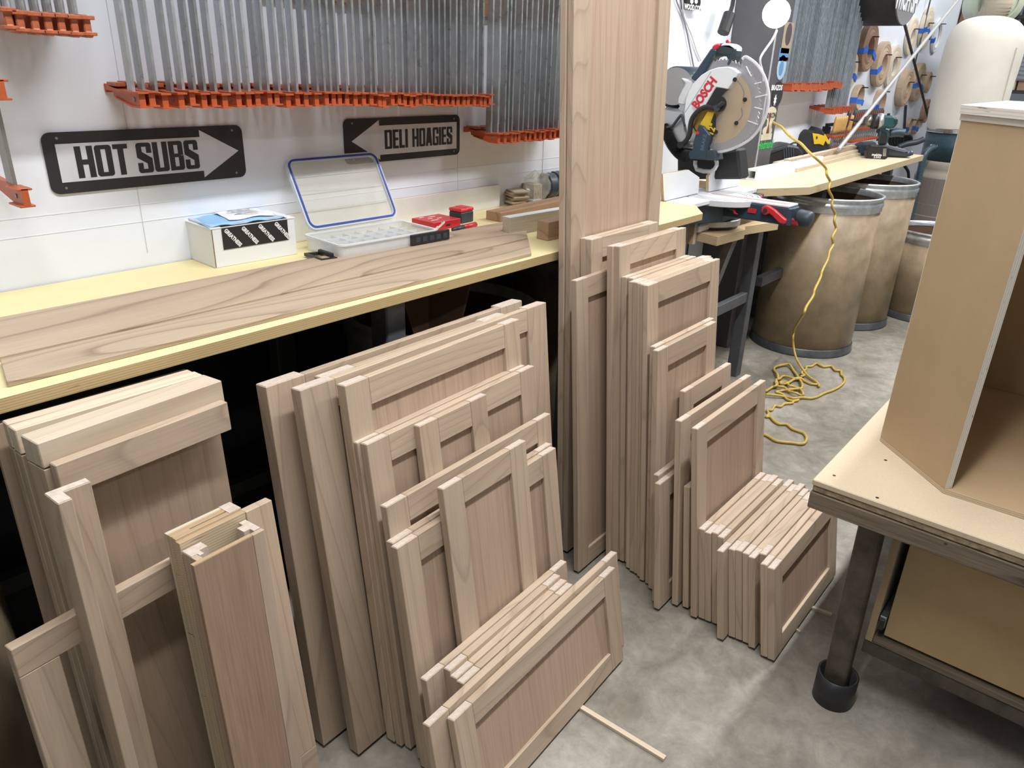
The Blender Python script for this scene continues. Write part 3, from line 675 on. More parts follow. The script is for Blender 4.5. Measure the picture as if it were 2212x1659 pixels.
for i in range(34):
    P = PY(1697 + i * 3.25, 184, WY - .117)
    lab = nth(i + 1) + ' bar clamp from the left in the far row past the steel column'
    if proto3 is None:
        proto3 = thing('bar_clamp', lab, 'clamp', group=G3)
        obj('bar', BX((-.004, -.117, -.004), (.004, -.096, 1.6), 0), far_bar, proto3)
        bm = prism([(-.158, -.030), (-.118, -.032), (-.004, -.006), (-.002, .010), (-.012, .010), (-.118, .002), (-.158, .002)], -.008, .008, 'x')
        box(bm, (-.013, -.158, -.001), (.013, -.10, .003)); box(bm, (-.013, -.158, -.034), (.013, -.10, -.030))
        obj('jaw', bm, ORANGE, proto3); o = proto3
    else: o = dup(proto3, label=lab)
    o.location = (P.x, WY, 1.392 + rnd.uniform(-.006, .006) + (.012 if i > 26 else 0))
for i in range(11):
    P = PY(1789 + i * 3.9, 233, WY - .117)
    o = dup(proto3, label=nth(i + 1) + ' bar clamp from the left in the short low far row', group='bar clamps in the short low far row')
    o.location = (P.x, WY, 1.252 + rnd.uniform(-.004, .004))
# pipe clamps, top left
for i, (u, v) in enumerate(((9, 34), (34, 40), (66, 43), (95, 45), (123, 46), (151, 49), (179, 50))):
    P = PY(u, v, WY - .15)
    t = thing('pipe_clamp', nth(i + 1) + ' pipe clamp from the left in the row of seven at top left', 'clamp', (P.x, WY, P.z), group='seven pipe clamps at top left')
    obj('pipe', CY((0, -.115, .004), (0, -.115, 1.1), .0085, n=12), GALV, t)
    bm = prism([(-.17, .010), (-.16, .015), (-.006, .02), (-.002, .008), (-.002, -.002), (-.03, -.004), (-.13, -.024), (-.17, -.026), (-.176, -.022), (-.17, -.016), (-.17, .004), (-.176, .008)], -.007, .007, 'x', bev=.002)
    obj('jaw', bm, ORANGE2, t)
    obj('face_plate', BX((-.013, -.1765, -.022), (.013, -.160, -.016), .001), ORANGE2, t)
    obj('face_plate', BX((-.013, -.1765, .006), (.013, -.156, .013), .001), ORANGE2, t)
# the single clamp at the far left
P = PY(16, 300, WY - .117)
t = thing('bar_clamp', 'single bar clamp with two orange jaws at the left edge', 'clamp', (P.x - .004, WY, 1.196))
obj('bar', BX((-.0035, -.117, -.004), (.0035, -.080, .30), .0004), plain('dull_steel_bar', (.30, .29, .27), .4, metal=.6, noise=.2), t)
for nm, z in (('lower_jaw', 0), ('sliding_jaw', .195)):
    bm = prism([(-.160, -.030), (-.118, -.032), (-.004, -.006), (-.002, .012), (-.118, .004), (-.160, .002)], -.006, .006, 'x')
    box(bm, (-.014, -.160, -.001), (.014, -.10, .003), .001); box(bm, (-.014, -.160, -.033), (.014, -.10, -.029), .001)
    j = obj(nm, bm, ORANGE, t, loc=(0, 0, z)); obj('rivet', CY((-.0075, -.128, -.014), (.0075, -.128, -.014), .0045, n=10), STEELE, j)
# timber cleat the clamps hang on
p0 = PY(560, 24, WY); p1 = PY(1240, 42, WY)
t = tag(obj('wall_cleat', BX((p0.x, WY - .022, 1.585), (2.75, WY - .001, 1.70), .001), wood('cleat_wood', (.34, .18, .09), (.42, .24, .12), (.2, .1, .05), 'x')), 'reddish timber cleat on the wall behind the hanging clamps', 'cleat')

# ================================================================== steel column with decals, bulb
cx0 = PY(1629, 376, 1.585).x; cx1 = PY(1659, 372, 1.585).x
t = thing('steel_column', 'dark painted steel column with stickers behind the mitre saw', 'column', (cx0, 1.585, 0))
cw = cx1 - cx0; COLP = plain('column_paint', (.080, .078, .085), .38, noise=.12, nscale=5)
obj('box_section', BX((0, 0, .0), (cw, WY - 1.585 - .002, 3.4), .006), COLP, t)
obj('corner_bead', BX((-.003, -.003, .97), (.004, .004, 3.4), .001), plain('pale_edge', (.34, .34, .36), .4), t)  # paler grey strip along the front corner
def decal(px, py, w, h, mat, label_parts=(), par=t, z=None):
    P = PY(px, py, 1.585 - .001); return obj('decal', BX((P.x - cx0 - w * .8, -.0022, P.z - h / 2), (P.x - cx0 + w * .8, -.0006, P.z + h / 2)), mat, par)
def oval(px, py, w, h, mat, d=.0022, par=t, n=24):
    P = PY(px, py, 1.584); pts = [(P.x - cx0 + w * .8 * math.cos(2 * math.pi * k / n), P.z + h / 2 * math.sin(2 * math.pi * k / n)) for k in range(n)]
    return obj('decal', prism(pts, -d, -d + .0015, 'y'), mat, par)
d = oval(1679, 204, .085, .125, BLACKM)
textobj('lettering', 'BRAZOS', WHITE, d, Matrix.Translation((PY(1679, 192, 1.58).x - cx0, -.0028, PY(1679, 190, 1.58).z)) @ WALLFACE, .034, .0002, 1.1, .0010)
pc = PY(1676, 212, 1.58)
obj('mark', prism([(pc.x - cx0 + .020 * math.cos(a) * (1 if k % 2 else .5), pc.z - .01 + .03 * math.sin(a) * (1 if k % 2 else .5)) for k, a in enumerate([2 * math.pi * j / 16 for j in range(16)])], -.0030, -.0026, 'y'), WHITE, d)
d = oval(1666, 247, .080, .075, CREAM); e2 = oval(1662, 268, .045, .12, CREAM, .0024); e3 = oval(1657, 283, .075, .05, CREAM, .0026)
textobj('lettering', 'DIXXON', BLACKM, d, Matrix.Translation((PY(1666, 250, 1.58).x - cx0, -.0029, PY(1666, 250, 1.58).z)) @ WALLFACE, .036, .0002, .95, .0009)
pc = PY(1662, 266, 1.58); X0 = pc.x - cx0
obj('hourglass_mark', prism([(X0 - .016, pc.z + .045), (X0 + .016, pc.z + .045), (X0 + .003, pc.z), (X0 + .018, pc.z - .05), (X0 - .018, pc.z - .05), (X0 - .003, pc.z)], -.0034, -.0030, 'y'), plain('decal_brown', (.14, .055, .03), .5), e2)
d = decal(1655, 296, .085, .03, CREAM)
P = PY(1653, 313, 1.584)
textobj('green_script', 'Hedmund', GREEN, t, Matrix.Translation((P.x - cx0, -.0015, P.z)) @ WALLFACE, .060, .0003, .80, .0006, shear=.35)
decal(1693, 117, .075, .055, SKYD); decal(1693, 128, .075, .018, plain('decal_rust', (.16, .06, .05), .5))
d = oval(1688, 146, .070, .115, plain('pale_blue_decal', (.30, .42, .56), .5)); oval(1687, 147, .034, .07, SKYD, .003)
decal(1701, 82, .075, .14, plain('tan_decal', (.30, .24, .17), .6)); oval(1703, 74, .045, .10, plain('decal_dark', (.07, .05, .06), .5), .0034)
# bulb on its cord
B = PY(1677, 29, 1.44)
t = thing('light_bulb', 'glowing white bulb hanging on a white cord in front of the steel column', 'lamp', (B.x, 1.44, B.z))
bm = bmesh.new(); bmesh.ops.create_uvsphere(bm, u_segments=24, v_segments=16, radius=.058)
obj('globe', bm, plain('bulb_glow', (1, 1, 1), .3, emit=((1, .97, .94), 14)), t, True)
obj('socket', CY((0, 0, .05), (.01, 0, .14), .026, .022), WHITE, t)
q = [Plane((B.x, 1.44, B.z), (1, 0)).v(x, y, .0) for x, y in ((1678, 66), (1668, 86), (1646, 118), (1642, 134), (1648, 158), (1650, 175))]
obj('cord', tube(q, .0045, 8), WHITE, t, True)
pl_ = bpy.data.lights.new('bulb_light', 'POINT'); pl_.energy = 7; pl_.shadow_soft_size = .07; pl_.color = (1, .97, .94)
po = bpy.data.objects.new('bulb_light', pl_); COL.objects.link(po); po.parent = t; po.location = (0, -.0, -.0); po.location = (0, -.10, 0)

# wall things near the column
for (pts, r, m, lab) in (
    ([(1461, 0), (1478, 45), (1490, 100), (1500, 152)], .004, plain('grey_cord', (.25, .25, .27), .5), 'grey cord hanging down the wall left of the saw handle'),
    ([(1474, 0), (1478, 35), (1494, 75), (1506, 112), (1514, 130)], .005, WHITE, 'white cord hanging down the wall beside the grey cord')):
    P0 = PY(pts[0][0], pts[0][1], WY - .01); pp = Plane((P0.x, WY - .01, P0.z), (1, 0)); pts = [(pts[0][0] - 8, -40)] + pts
    o = obj('hanging_cord', tube([pp.v(x, y) for x, y in pts], r, 6), m, smooth=True); o.location = pp.P0; tag(o, lab, 'cord')
pp = Plane(PY(1497, 10, WY - .03), (1, 0)); t = pp.thing('wall_box', 'black box with small white faces and lettering high on the wall', 'box')
obj('case', pp.pr([(1483, -20), (1513, -20), (1514, 6), (1510, 23), (1484, 20)], 0, .028, .001), BLACK, t)
for x in (1494.5, 1504):
    obj('face_mark', pp.pr([(x - 3, 0), (x + 3, 0), (x + 3.4, 5), (x, 9), (x - 3.4, 5)], -.001, -.0003), WHITE, t)
textobj('lettering', 'WOOD.COM', WHITE, t, pp.mtx(1497, 17, -.001), .030, .0003, .9, .001)
pp = Plane(PY(1570, 40, 1.72), (1, 0)); t = pp.thing('hand_tool', 'black handled tool hanging beside the dark steel column', 'tool')
obj('shaft', tube([pp.v(1587, -20), pp.v(1582, 12), pp.v(1576, 32)], .010, 8, k=1), BLACK, t)
obj('grip', tube([pp.v(1576, 30), pp.v(1571, 45), pp.v(1562, 71)], .028, 10, k=1), BLACKM, t)

# ================================================================== MITRE SAW
XS = 3.03
A = lambda x, y: (1420 + .1809 * x, 80 + .1809 * y)      # detail-view readings
Wc = lambda x, y: (1430 + .1582 * x, 380 + .1582 * y)
pp = Plane((XS, 1.42, .8205), (0, -1))
t = pp.thing('mitre_saw', 'white and dark blue sliding mitre saw with a clear blade guard and BOSCH lettering', 'mitre saw')
c0 = pp.v(*A(728, 835)); Rb = .182
# table and turntable
tb = lambda a: a
def circ(cx, cy, r, n=40, a0=0, a1=360): return [(cx + r * math.cos(math.radians(a0 + (a1 - a0) * k / n)), cy + r * math.sin(math.radians(a0 + (a1 - a0) * k / n))) for k in range(n + (0 if a1 - a0 == 360 else 1))]
obj('base_disc', prism(circ(-.055, .07, .155), .012, .040, 'z', bev=.003), SILV, t)
obj('base_skirt', prism(circ(-.055, .07, .145), .001, .0115, 'z'), BLACK, t)
obj('base_body', prism([(-.12, -.22), (.02, -.22), (.09, -.06), (.09, .07), (.02, .22), (-.12, .22)], .045, .120, 'z', bev=.004), NAVY, t)
tt = obj('turntable', prism(circ(.04, 0, .165), .1205, .1460, 'z', bev=.002), CHR2, t)
for k, r in enumerate((.150, .128, .106)):
    obj('groove_ring', lathe([(r, .1462), (r + .004, .1462)], 48), SLATE, tt).location = (.04, 0, 0)
obj('wing', BX((-.06, -.335, .128), (.07, -.16, .1455), .002), CHR2, t)
wr = obj('wing', BX((-.06, .16, .128), (.07, .335, .1455), .002), CHR2, t)
obj('wing_block', BX((.02, .17, .06), (.10, .32, .127), .003), SLATE, t)
obj('red_stop', BX((.069, .24, .075), (.104, .30, .122), .004), REDP, t)
arm = obj('table_arm', prism([(.08, -.055), (.355, -.048), (.365, -.03), (.365, .035), (.355, .05), (.08, .06)], .070, .138, 'z', bev=.004), NAVY, t)
obj('arm_top', BX((-.02, -.048, .1385), (.352, .052, .1468), .002), CHR2, arm)
obj('kerf_plate', BX((.0, -.016, .1470), (.335, .016, .1482)), plain('pinkish_kerf', (.52, .40, .40), .4), arm)
obj('scale_print', BX((.19, -.0555, .100), (.225, -.0515, .118)), REDP, arm)
kn = obj('knob', lathe([(0, 0), (.024, 0), (.032, .008), (.033, .05), (.028, .062), (0, .064)], 24), SLATE, t, True)
kn.location = (.372, 0, .103); kn.rotation_euler = (0, math.radians(96), 0)
lv = obj('red_lever', prism([pp.c(*Wc(x, y), -.075) for x, y in ((1350, 470), (1365, 425), (1405, 405), (1450, 415), (1540, 470), (1690, 605), (1665, 662), (1595, 645), (1500, 545), (1460, 512), (1400, 535), (1362, 515))], -.075, -.055, 'y', bev=.003), REDP, t)
obj('lever_bolt', CY(pp.v(*Wc(1408, 472), -.078), pp.v(*Wc(1408, 472), -.070), .009, n=12), BLACK, lv)
obj('red_clamp', prism([pp.c(*Wc(x, y), -.03) for x, y in ((1560, 570), (1700, 560), (1860, 610), (1850, 690), (1740, 660), (1560, 620))], -.03, .03, 'y', bev=.004), plain('dark_red_plastic', (.30, .02, .035), .4), t)
obj('red_pointer', pp.pr([Wc(x, y) for x, y in ((910, 455), (990, 465), (1000, 500), (1030, 525), (985, 515), (965, 475))], -.10, -.095), REDP, t)
# fences
def fence(label, poly, px, y0, hole=False):
    q = Plane((PY(*px, y0).x, y0, .9680), (1, 0)); f = q.thing('saw_fence', label, 'fence')
    obj('board', q.pr(poly, 0, .014, .0006), ply('fence_board', (.78, .81, .84), 'y', (.55, .42, .26), (.28, .19, .1), 240), f); return f
fence('white clipped-corner fence board on the near side of the saw table', [(1432, 376), Wc(320, -300) if False else (1488, 367), (1511, 383), Wc(500, 235), Wc(30, 345)], (1436, 435), 1.455)
fence('white fence board on the far side of the saw table', [(1531.5, 380), (1554, 355), (1602.5, 347), Wc(1060, 130), Wc(640, 218)], (1531, 415), 1.444)
# blade, guards, hub
bm = bmesh.new()
n = 72; c = c0
pts = []
for k in range(n * 2):
    r = Rb if k % 2 == 0 else Rb - .008; a = 2 * math.pi * k / (n * 2) ; pts.append((c.x + r * math.cos(a), c.z + r * math.sin(a)))
bl = obj('blade', prism(pts, -.0015, .0015, 'y'), plain('blade_steel', (.45, .45, .46), .3, metal=.8), t)
obj('blade_coating', prism([(c.x + .142 * math.cos(2 * math.pi * k / 48), c.z + .142 * math.sin(2 * math.pi * k / 48)) for k in range(48)], -.0030, -.0016, 'y'), plain('gold_blade_coating', (.62, .40, .10), .35, metal=.3), bl)
for a0, r in ((20, .11), (70, .12), (-35, .10), (210, .12), (235, .09)):
    obj('blade_slot', tube([(c.x + (r + .012 * math.sin(k)) * math.cos(math.radians(a0 + k * 12)), -.0029, c.z + (r + .006 * k) * math.sin(math.radians(a0 + k * 12))) for k in range(4)], .0022, 5), BLACK, bl)
gp = [A(x, y) for x, y in ((318, 905), (335, 760), (372, 650), (430, 548), (520, 455), (620, 395), (720, 362), (840, 352), (900, 372), (970, 425), (905, 540), (835, 625), (700, 600), (650, 680), (575, 820), (480, 890), (420, 960), (392, 1060), (385, 1150), (350, 1120), (325, 1020))]
gd = obj('upper_guard', pp.pr(gp, -.034, .030, .003), MELA, t)
textobj('lettering', 'BOSCH', REDP, gd, pp.mtx(*A(562, 672), -.0352, math.radians(57)), .050, .0004, .82, .0022)
obj('emblem_ring', prism(circ(*pp.c(*A(460, 835), -.035), .017, 20), -.0352, -.0344, 'y'), plain('emblem_grey', (.55, .56, .58), .4), gd)
obj('guard_seam', tube([pp.v(*A(640, 415), -.0346), pp.v(*A(330, 900), -.0346)], .0012, 4, k=1), plain('seam', (.35, .36, .38), .5), gd)
obj('dark_plate', pp.pr([A(x, y) for x, y in ((700, 605), (830, 628), (700, 760), (655, 840), (572, 822))], -.037, -.0345), BLACK, t)
sg = [A(x, y) for x, y in ((1015, 262), (1060, 235), (1180, 320), (1272, 455), (1322, 620), (1330, 760), (1300, 920), (1225, 1085), (1100, 1225), (920, 1325), (740, 1372), (640, 1352), (600, 1320), (650, 1270), (690, 1100), (705, 960), (690, 880), (660, 800), (740, 700), (850, 630), (930, 520), (985, 400))]
lg = obj('clear_guard', pp.pr(sg, -.030, -.026), SMOKE, t)
obj('guard_rim', tube([pp.v(*p, -.02) for p in sg[:13]], .0055, 6), clearplastic('guard_rim_plastic', (.92, .92, .94), .65, .1), lg)
for p0_, p1_ in (((1160, 560), (1240, 540)), ((1170, 720), (1310, 690)), ((1160, 840), (1255, 862)), ((1080, 1000), (1200, 1045)), ((1060, 350), (1120, 470))):
    obj('guard_rib', tube([pp.v(*A(*p0_), -.031), pp.v(*A(*p1_), -.031)], .0022, 5, k=1), WHITE, lg)
for p_ in ((925, 508), (1045, 748), (942, 1028), (700, 1135), (608, 1332)):
    obj('guard_screw', CY(pp.v(*A(*p_), -.036), pp.v(*A(*p_), -.030), .0085, n=12), BLACK, lg)
hb = obj('hub', CY(pp.v(*A(735, 800), -.045), pp.v(*A(735, 800), -.004), .030, n=24), BLACK, t)
obj('arbor_bolt', CY(pp.v(*A(710, 848), -.060), pp.v(*A(710, 848), -.046), .013, n=12), SLATE, hb)
obj('hub_link', tube([pp.v(*A(710, 848), -.052), pp.v(*A(790, 780), -.052)], .009, 6, k=1), BLACK, hb)
obj('link_arm', tube([pp.v(*A(x, y), -.048) for x, y in ((700, 850), (620, 835), (540, 850), (460, 910), (410, 990), (392, 1090), (385, 1160), (340, 1240), (280, 1290))], .0105, 8), BLACKM, t, True)
obj('link_bolt', CY(pp.v(*A(272, 1290), -.062), pp.v(*A(272, 1290), -.045), .014, n=12), BLACK, t)
wp = obj('yellow_label', pp.pr([A(x, y) for x, y in ((600, 890), (690, 900), (640, 1150), (510, 1040))], -.0375, -.036), YELP, t)
bp_ = obj('black_label', pp.pr([A(x, y) for x, y in ((680, 905), (700, 960), (695, 1130), (660, 1180), (600, 1120))], -.0395, -.038), BLACK, t)
textobj('lettering', '12"', YELP, bp_, pp.mtx(*A(650, 1105), -.0400, math.radians(75)), .042, .0003, .8, .0015)
ch = obj('dust_chute', pp.pr([A(x, y) for x, y in ((490, 1048), (545, 1065), (632, 1175), (600, 1300), (578, 1470), (380, 1455), (368, 1380), (420, 1340), (440, 1210))], -.052, .012, .004), NAVY, t)
textobj('lettering', 'BRAKE', plain('embossed_blue', (.10, .16, .24), .4), ch, pp.mtx(*A(552, 1260), -.0525, math.radians(85)), .022, .0003, 1, .0003)
obj('red_button', CY(pp.v(*A(480, 1145), -.056), pp.v(*A(480, 1145), -.052), .007, n=12), REDP, ch)
obj('chute_mouth', pp.pr([A(x, y) for x, y in ((585, 1350), (680, 1355), (705, 1475), (575, 1470))], -.050, .02, .003), SLATE, t)
obj('bevel_bracket', tube([pp.v(*A(x, y), -.02) for x, y in ((455, 1475), (470, 1580), (640, 1605), (710, 1530), (700, 1470))], .009, 6, k=2), SILV, t)
# hose
hpts = [pp.v(*A(x, y), -.02) for x, y in ((60, 1080), (115, 1150), (165, 1260), (230, 1350), (300, 1410), (375, 1425))]
obj('hose', tube(hpts, .026, 14, k=14, rf=lambda i, n: .026 if i % 2 else .0215), BLACKM, t)
# handle
hd = obj('handle_arm', pp.pr([A(x, y) for x, y in ((392, 490), (640, 130), (700, 150), (690, 200), (640, 260), (540, 450), (440, 530))], -.018, .045, .005), NAVY, t)
obj('handle_grip', pp.pr([A(x, y) for x, y in ((640, 130), (690, 80), (800, 70), (880, 85), (940, 130), (935, 200), (885, 330), (850, 372), (800, 340), (842, 235), (700, 222), (655, 260), (600, 350), (585, 330))], -.004, .062, .010), SLATE, hd)
obj('grip_top', pp.pr([A(x, y) for x, y in ((745, 92), (800, 68), (880, 80), (935, 125), (925, 160), (850, 120), (750, 122))], -.006, .064, .006), CHR2, hd)
obj('red_trigger', pp.pr([A(x, y) for x, y in ((638, 150), (655, 100), (700, 78), (745, 80), (740, 110), (690, 165), (645, 172))], -.012, .03, .005), REDP, hd)
obj('red_lock', pp.pr([A(x, y) for x, y in ((808, 70), (815, 35), (835, 28), (855, 40), (852, 75))], .02, .04, .003), REDP, hd)
# motor and castings behind the blade
m_ = obj('motor', CY(pp.v(*A(205, 605), .03), pp.v(*A(205, 605), .03) + Vector((.03, .20, 0)), .085, n=28), SLATE, t, True)
obj('motor_cap', CY(pp.v(*A(205, 590), -.02), pp.v(*A(205, 590), .029), .074, n=28), SILV, m_)
obj('gear_case', pp.pr([A(x, y) for x, y in ((250, 470), (420, 530), (430, 560), (330, 760), (310, 820), (200, 790), (330, 560))], -.01, .06, .006), CHR2, t)
obj('casting', pp.pr([A(x, y) for x, y in ((60, 830), (320, 870), (350, 1130), (400, 1260), (330, 1330), (230, 1320), (130, 1160), (40, 1120))], -.01, .10, .012), SILV, t)
obj('pivot_column', pp.pr([A(x, y) for x, y in ((230, 1310), (350, 1330), (600, 1400), (960, 1330), (1000, 1700), (230, 1700))], .05, .14, .01), BLACKM, t)
obj('wire', tube([pp.v(*A(x, y), -.03) for x, y in ((100, 1085), (180, 1060), (250, 970), (290, 935), (310, 990), (330, 1060))], .006, 6), SLATE, t, True)
# small white case on the shelf
P = PZ(1513, 497, .8205)
tag(obj('white_gadget', BX((-.045, -.03, 0), (.045, .03, .034), .008), WHITE, loc=(P.x - .02, P.y - .0, .8205)), 'small white rounded gadget on the saw shelf by the bench end', 'gadget')

# ================================================================== DRUMS
def drum(label, nearpx, h, r=.275, band=BAND, loc=None, tilt=0):
    if loc is None:
        loc = PZ(*nearpx, 0)
    t = thing('fibre_drum', label, 'drum', (loc[0], loc[1], 0))
    obj('wall', lathe([(r - .006, .004), (r, .004), (r, h - .012), (r - .004, h - .012), (r - .004, .02), (0, .02)], 56), DRUMM, t, True)
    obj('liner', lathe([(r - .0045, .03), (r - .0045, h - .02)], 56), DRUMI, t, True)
    obj('top_band', lathe([(r + .001, h - .075), (r + .006, h - .07), (r + .004, h - .055), (r + .009, h - .048), (r + .009, h - .03), (r + .004, h - .024), (r + .004, h - .012), (r + .010, h - .008), (r + .010, h), (r + .002, h + .004), (r - .007, h), (r - .007, h - .03)], 56), band, t, True)
    obj('bottom_band', lathe([(r + .001, .045), (r + .006, .04), (r + .006, .008), (r + .010, .002), (r - .004, .0)], 56), BANDD, t, True)
    return t
d1 = drum('fibre drum with a metal rim, nearest one under the far bench', (1727, 737), .862)
drum('fibre drum with a metal rim, second one under the far bench', (1812, 684), .875)
drum('lower fibre drum with a rusty rim, behind the plywood cabinet edge', (1990, 676), .56)
drum('fibre drum in the dark under the bench, right behind the middle stack', None, .87, loc=(2.20, 1.46))
drum('fibre drum full of offcuts in the dark under the bench, behind the widest doors', None, .80, loc=(1.46, 1.47))
dl = drum('drum with printed digits in the shade at the left edge under the bench', None, .80, loc=(.0, 1.525), band=BANDD)
P = PY(22, 1160, 1.30)
ls = obj('paper_label', BX((-.14, -.287, .40), (.10, -.2835, .66)), plain('grey_paper', (.22, .25, .22), .8), dl)
textobj('printed_digits', '8010062', BLACKM, ls, Matrix.Translation((.02, -.2885, .60)) @ WALLFACE, .085, .0002, .6, .001)
# offcuts in the drum
for i, (lab, a, b, s_) in enumerate((('brown offcut board sticking out of the drum under the bench, leftmost', (1.30, 1.42, .55), (1.52, 1.50, .90), (.16, .012)), ('brown offcut board with a pointed top in the drum under the bench', (1.40, 1.36, .55), (1.44, 1.56, .88), (.14, .010)))):
    A_ = Vector(a); B_ = Vector(b); o = obj('offcut', BX((-s_[0] / 2, 0, 0), (s_[0] / 2, s_[1], (B_ - A_).length)), CARDB); o.matrix_world = Matrix.Translation(A_) @ frame_to(B_ - A_); tag(o, lab, 'offcut')
bk = [c_ for c_ in bpy.data.objects if c_.name == 'workbench'][0]
obj('shade_panel', BX((-1.2, WY - BF - .03, .0), (2.55, WY - BF - .02, .935)), BLACKM, bk)  # black sheet added to stand in for the deep shade under the bench

# ================================================================== THINGS ON THE BENCH
# white carton with tape and mailer
f0 = PZ(466, 580, BZ); f1 = PZ(642, 549, BZ); b0 = PZ(392, 563, BZ)
u = (f1 - f0); pp = Plane((f0.x, f0.y, BZ + .0002), (u.x, u.y)); Lx = u.length; Ly = .128; Hh = .094
t = pp.thing('carton', 'white cardboard carton with black-and-white lettered tape beside the plastic organiser', 'box')
obj('body', BX((0, 0, 0), (Lx, Ly, Hh), .001), CARD, t)
obj('lid', BX((-.002, -.001, Hh + .0002), (Lx + .002, Ly, Hh + .0035), .0006), CARD, t)
obj('edge_cut', BX((.0005, -.0012, .002), (.0025, -.0002, Hh)), CARDB, t)
tp = obj('tape', BX((.026, -.0016, Hh - .052), (Lx - .022, -.0012, Hh + .0)), BLACK, t)
obj('tape_top', BX((.026, -.0012, Hh + .0037), (Lx - .022, .05, Hh + .0041)), BLACK, t)
for i in range(4):
    textobj('lettering', 'GREATNESS', WHITE, tp, Matrix.Translation((.053 + i * .0455, -.0020, Hh - .026)) @ WALLFACE @ Matrix.Rotation(math.radians(-50), 4, 'Z'), .0135, .0002, .8, .0006)
pk = thing('padded_mailer', 'pale blue padded mailer with a white label lying on the carton', 'envelope', pp.P0, pp.rz)
bm = bmesh.new(); bmesh.ops.create_grid(bm, x_segments=14, y_segments=10, size=.5)
for v in bm.verts:
    x, y = v.co.x, v.co.y; e = (1 - (2 * x) ** 4) * (1 - (2 * y) ** 4); v.co = Vector((.105 + x * .205 + .01 * y, .067 + y * .125, Hh + .006 + .010 * e + .003 * math.sin(14 * x) * math.sin(9 * y)))
g_ = bmesh.ops.solidify(bm, geom=bm.faces[:], thickness=.002)
obj('envelope', bm, PAPERB, pk, True)
bm = bmesh.new(); bmesh.ops.create_grid(bm, x_segments=10, y_segments=8, size=.5)
for v in bm.verts:
    x, y = v.co.x, v.co.y; x2 = (x * .125 + .01) / .205; y2 = y * .105 / .125; e = (1 - (2 * x2) ** 4) * (1 - (2 * y2) ** 4)
    v.co = Vector((.105 + x * .125 + .018 + .01 * y2, .067 + y * .105, Hh + .0093 + .010 * e + .003 * math.sin(14 * x2) * math.sin(9 * y2)))
lb = obj('shipping_label', bm, plain('label_paper', (.78, .80, .82), .6), pk, True)
for k in range(6): obj('print_line', BX((.085 + (k % 2) * .01, .035 + k * .011, Hh + .0215), (.150, .038 + k * .011, Hh + .0219)), plain('print_grey', (.35, .36, .38), .6), lb)
o = obj('paper_stack', BX((.004, .008, Hh + .0037), (.19, .118, Hh + .0085), .001), plain('magazine_grey', (.55, .56, .60), .4)); o.location = pp.P0; o.rotation_euler.z = pp.rz
tag(o, 'thin stack of white papers under the blue mailer', 'papers')

# organiser box: open clear lid leaning back on the wall
zb = BZ + .040
bl_ = PZ(664, 506, zb); br_ = PZ(850, 477, zb); fr_ = PZ(946, 497, zb); fl_ = PZ(737, 532, zb)
u = (fr_ - fl_); pp = Plane((fl_.x, fl_.y, BZ + .0002), (u.x, u.y)); Lw = u.length; dv = (bl_ - fl_); Ld = dv.dot(pp.n); sk = dv.dot(pp.u)
t = pp.thing('organiser_box', 'open clear plastic parts organiser, its blue-gasketed lid standing against the wall', 'organiser')
hz = .038
def rrect(x0, y0, x1, y1, r, n=5):
    o_ = []
    for cx, cy, a0 in ((x1 - r, y1 - r, 0), (x0 + r, y1 - r, 90), (x0 + r, y0 + r, 180), (x1 - r, y0 + r, 270)):
        for k in range(n + 1): a = math.radians(a0 + 90 * k / n); o_.append((cx + r * math.cos(a), cy + r * math.sin(a)))
    return o_
Ld = min(Ld, 1.765 - fl_.y)
ro = rrect(0, 0, Lw, Ld, .018); ri = rrect(.003, .003, Lw - .003, Ld - .003, .016)
def ringwall(outer, inner, z0, z1):
    bm = bmesh.new(); n = len(outer)
    v = [[bm.verts.new((p[0], p[1], z)) for p in pl] for pl, z in ((outer, z0), (outer, z1), (inner, z1), (inner, z0))]
    for a_, b_ in ((0, 1), (1, 2), (2, 3), (3, 0)):
        for i in range(n): bm.faces.new((v[a_][i], v[a_][(i + 1) % n], v[b_][(i + 1) % n], v[b_][i]))
    bmesh.ops.recalc_face_normals(bm, faces=bm.faces[:]); return bm
bs = obj('base', ringwall(ro, ri, .0, hz), CLEARB, t)
obj('floor_plate', prism(ri, .001, .003), CLEARB, bs)
obj('rim', ringwall(rrect(-.004, -.004, Lw + .004, Ld + .004, .02), ri, hz, hz + .004), clearplastic('rim_plastic', (.9, .93, .95), .75), t)
for j in range(1, 4):
    obj('divider', BX((.004, Ld * j / 4 - .0006, .0035), (Lw - .004, Ld * j / 4 + .0006, hz - .008)), CLEARB, bs)
for i in range(1, 8):
    for j in range(4):
        obj('divider', BX((Lw * i / 8 - .0006, Ld * j / 4 + .002, .0035), (Lw * i / 8 + .0006, Ld * (j + 1) / 4 - .002, hz - .010)), CLEARB, bs)
rr_ = random.Random(8)
for k in range(9):
    x = .02 + rr_.random() * (Lw - .05); y = .01 + rr_.random() * (Ld - .03)
    o = obj('small_fitting', BX((-.008, -.004, 0), (.008, .004, .006), .001), BLACK if k % 2 else SLATE, bs, loc=(x, y, .0036)); o.rotation_euler.z = rr_.random() * 3
obj('front_latch', BX((.22, -.012, .012), (.36, -.0045, hz + .002), .001), BLACK, t)
for k in range(5): obj('latch_slot', BX((.235 + k * .025, -.0128, .018), (.250 + k * .025, -.0121, hz - .006)), SLATE, t)
la = obj('side_latch', ringwall([(-.055, .01), (-.010, .005), (-.008, .088), (-.050, .098)], [(-.046, .018), (-.018, .014), (-.016, .080), (-.044, .088)], .004, .012), BLACK, t)
obj('latch_teeth', BX((-.020, .02, .012), (-.010, .08, .020), .001), BLACK, la)
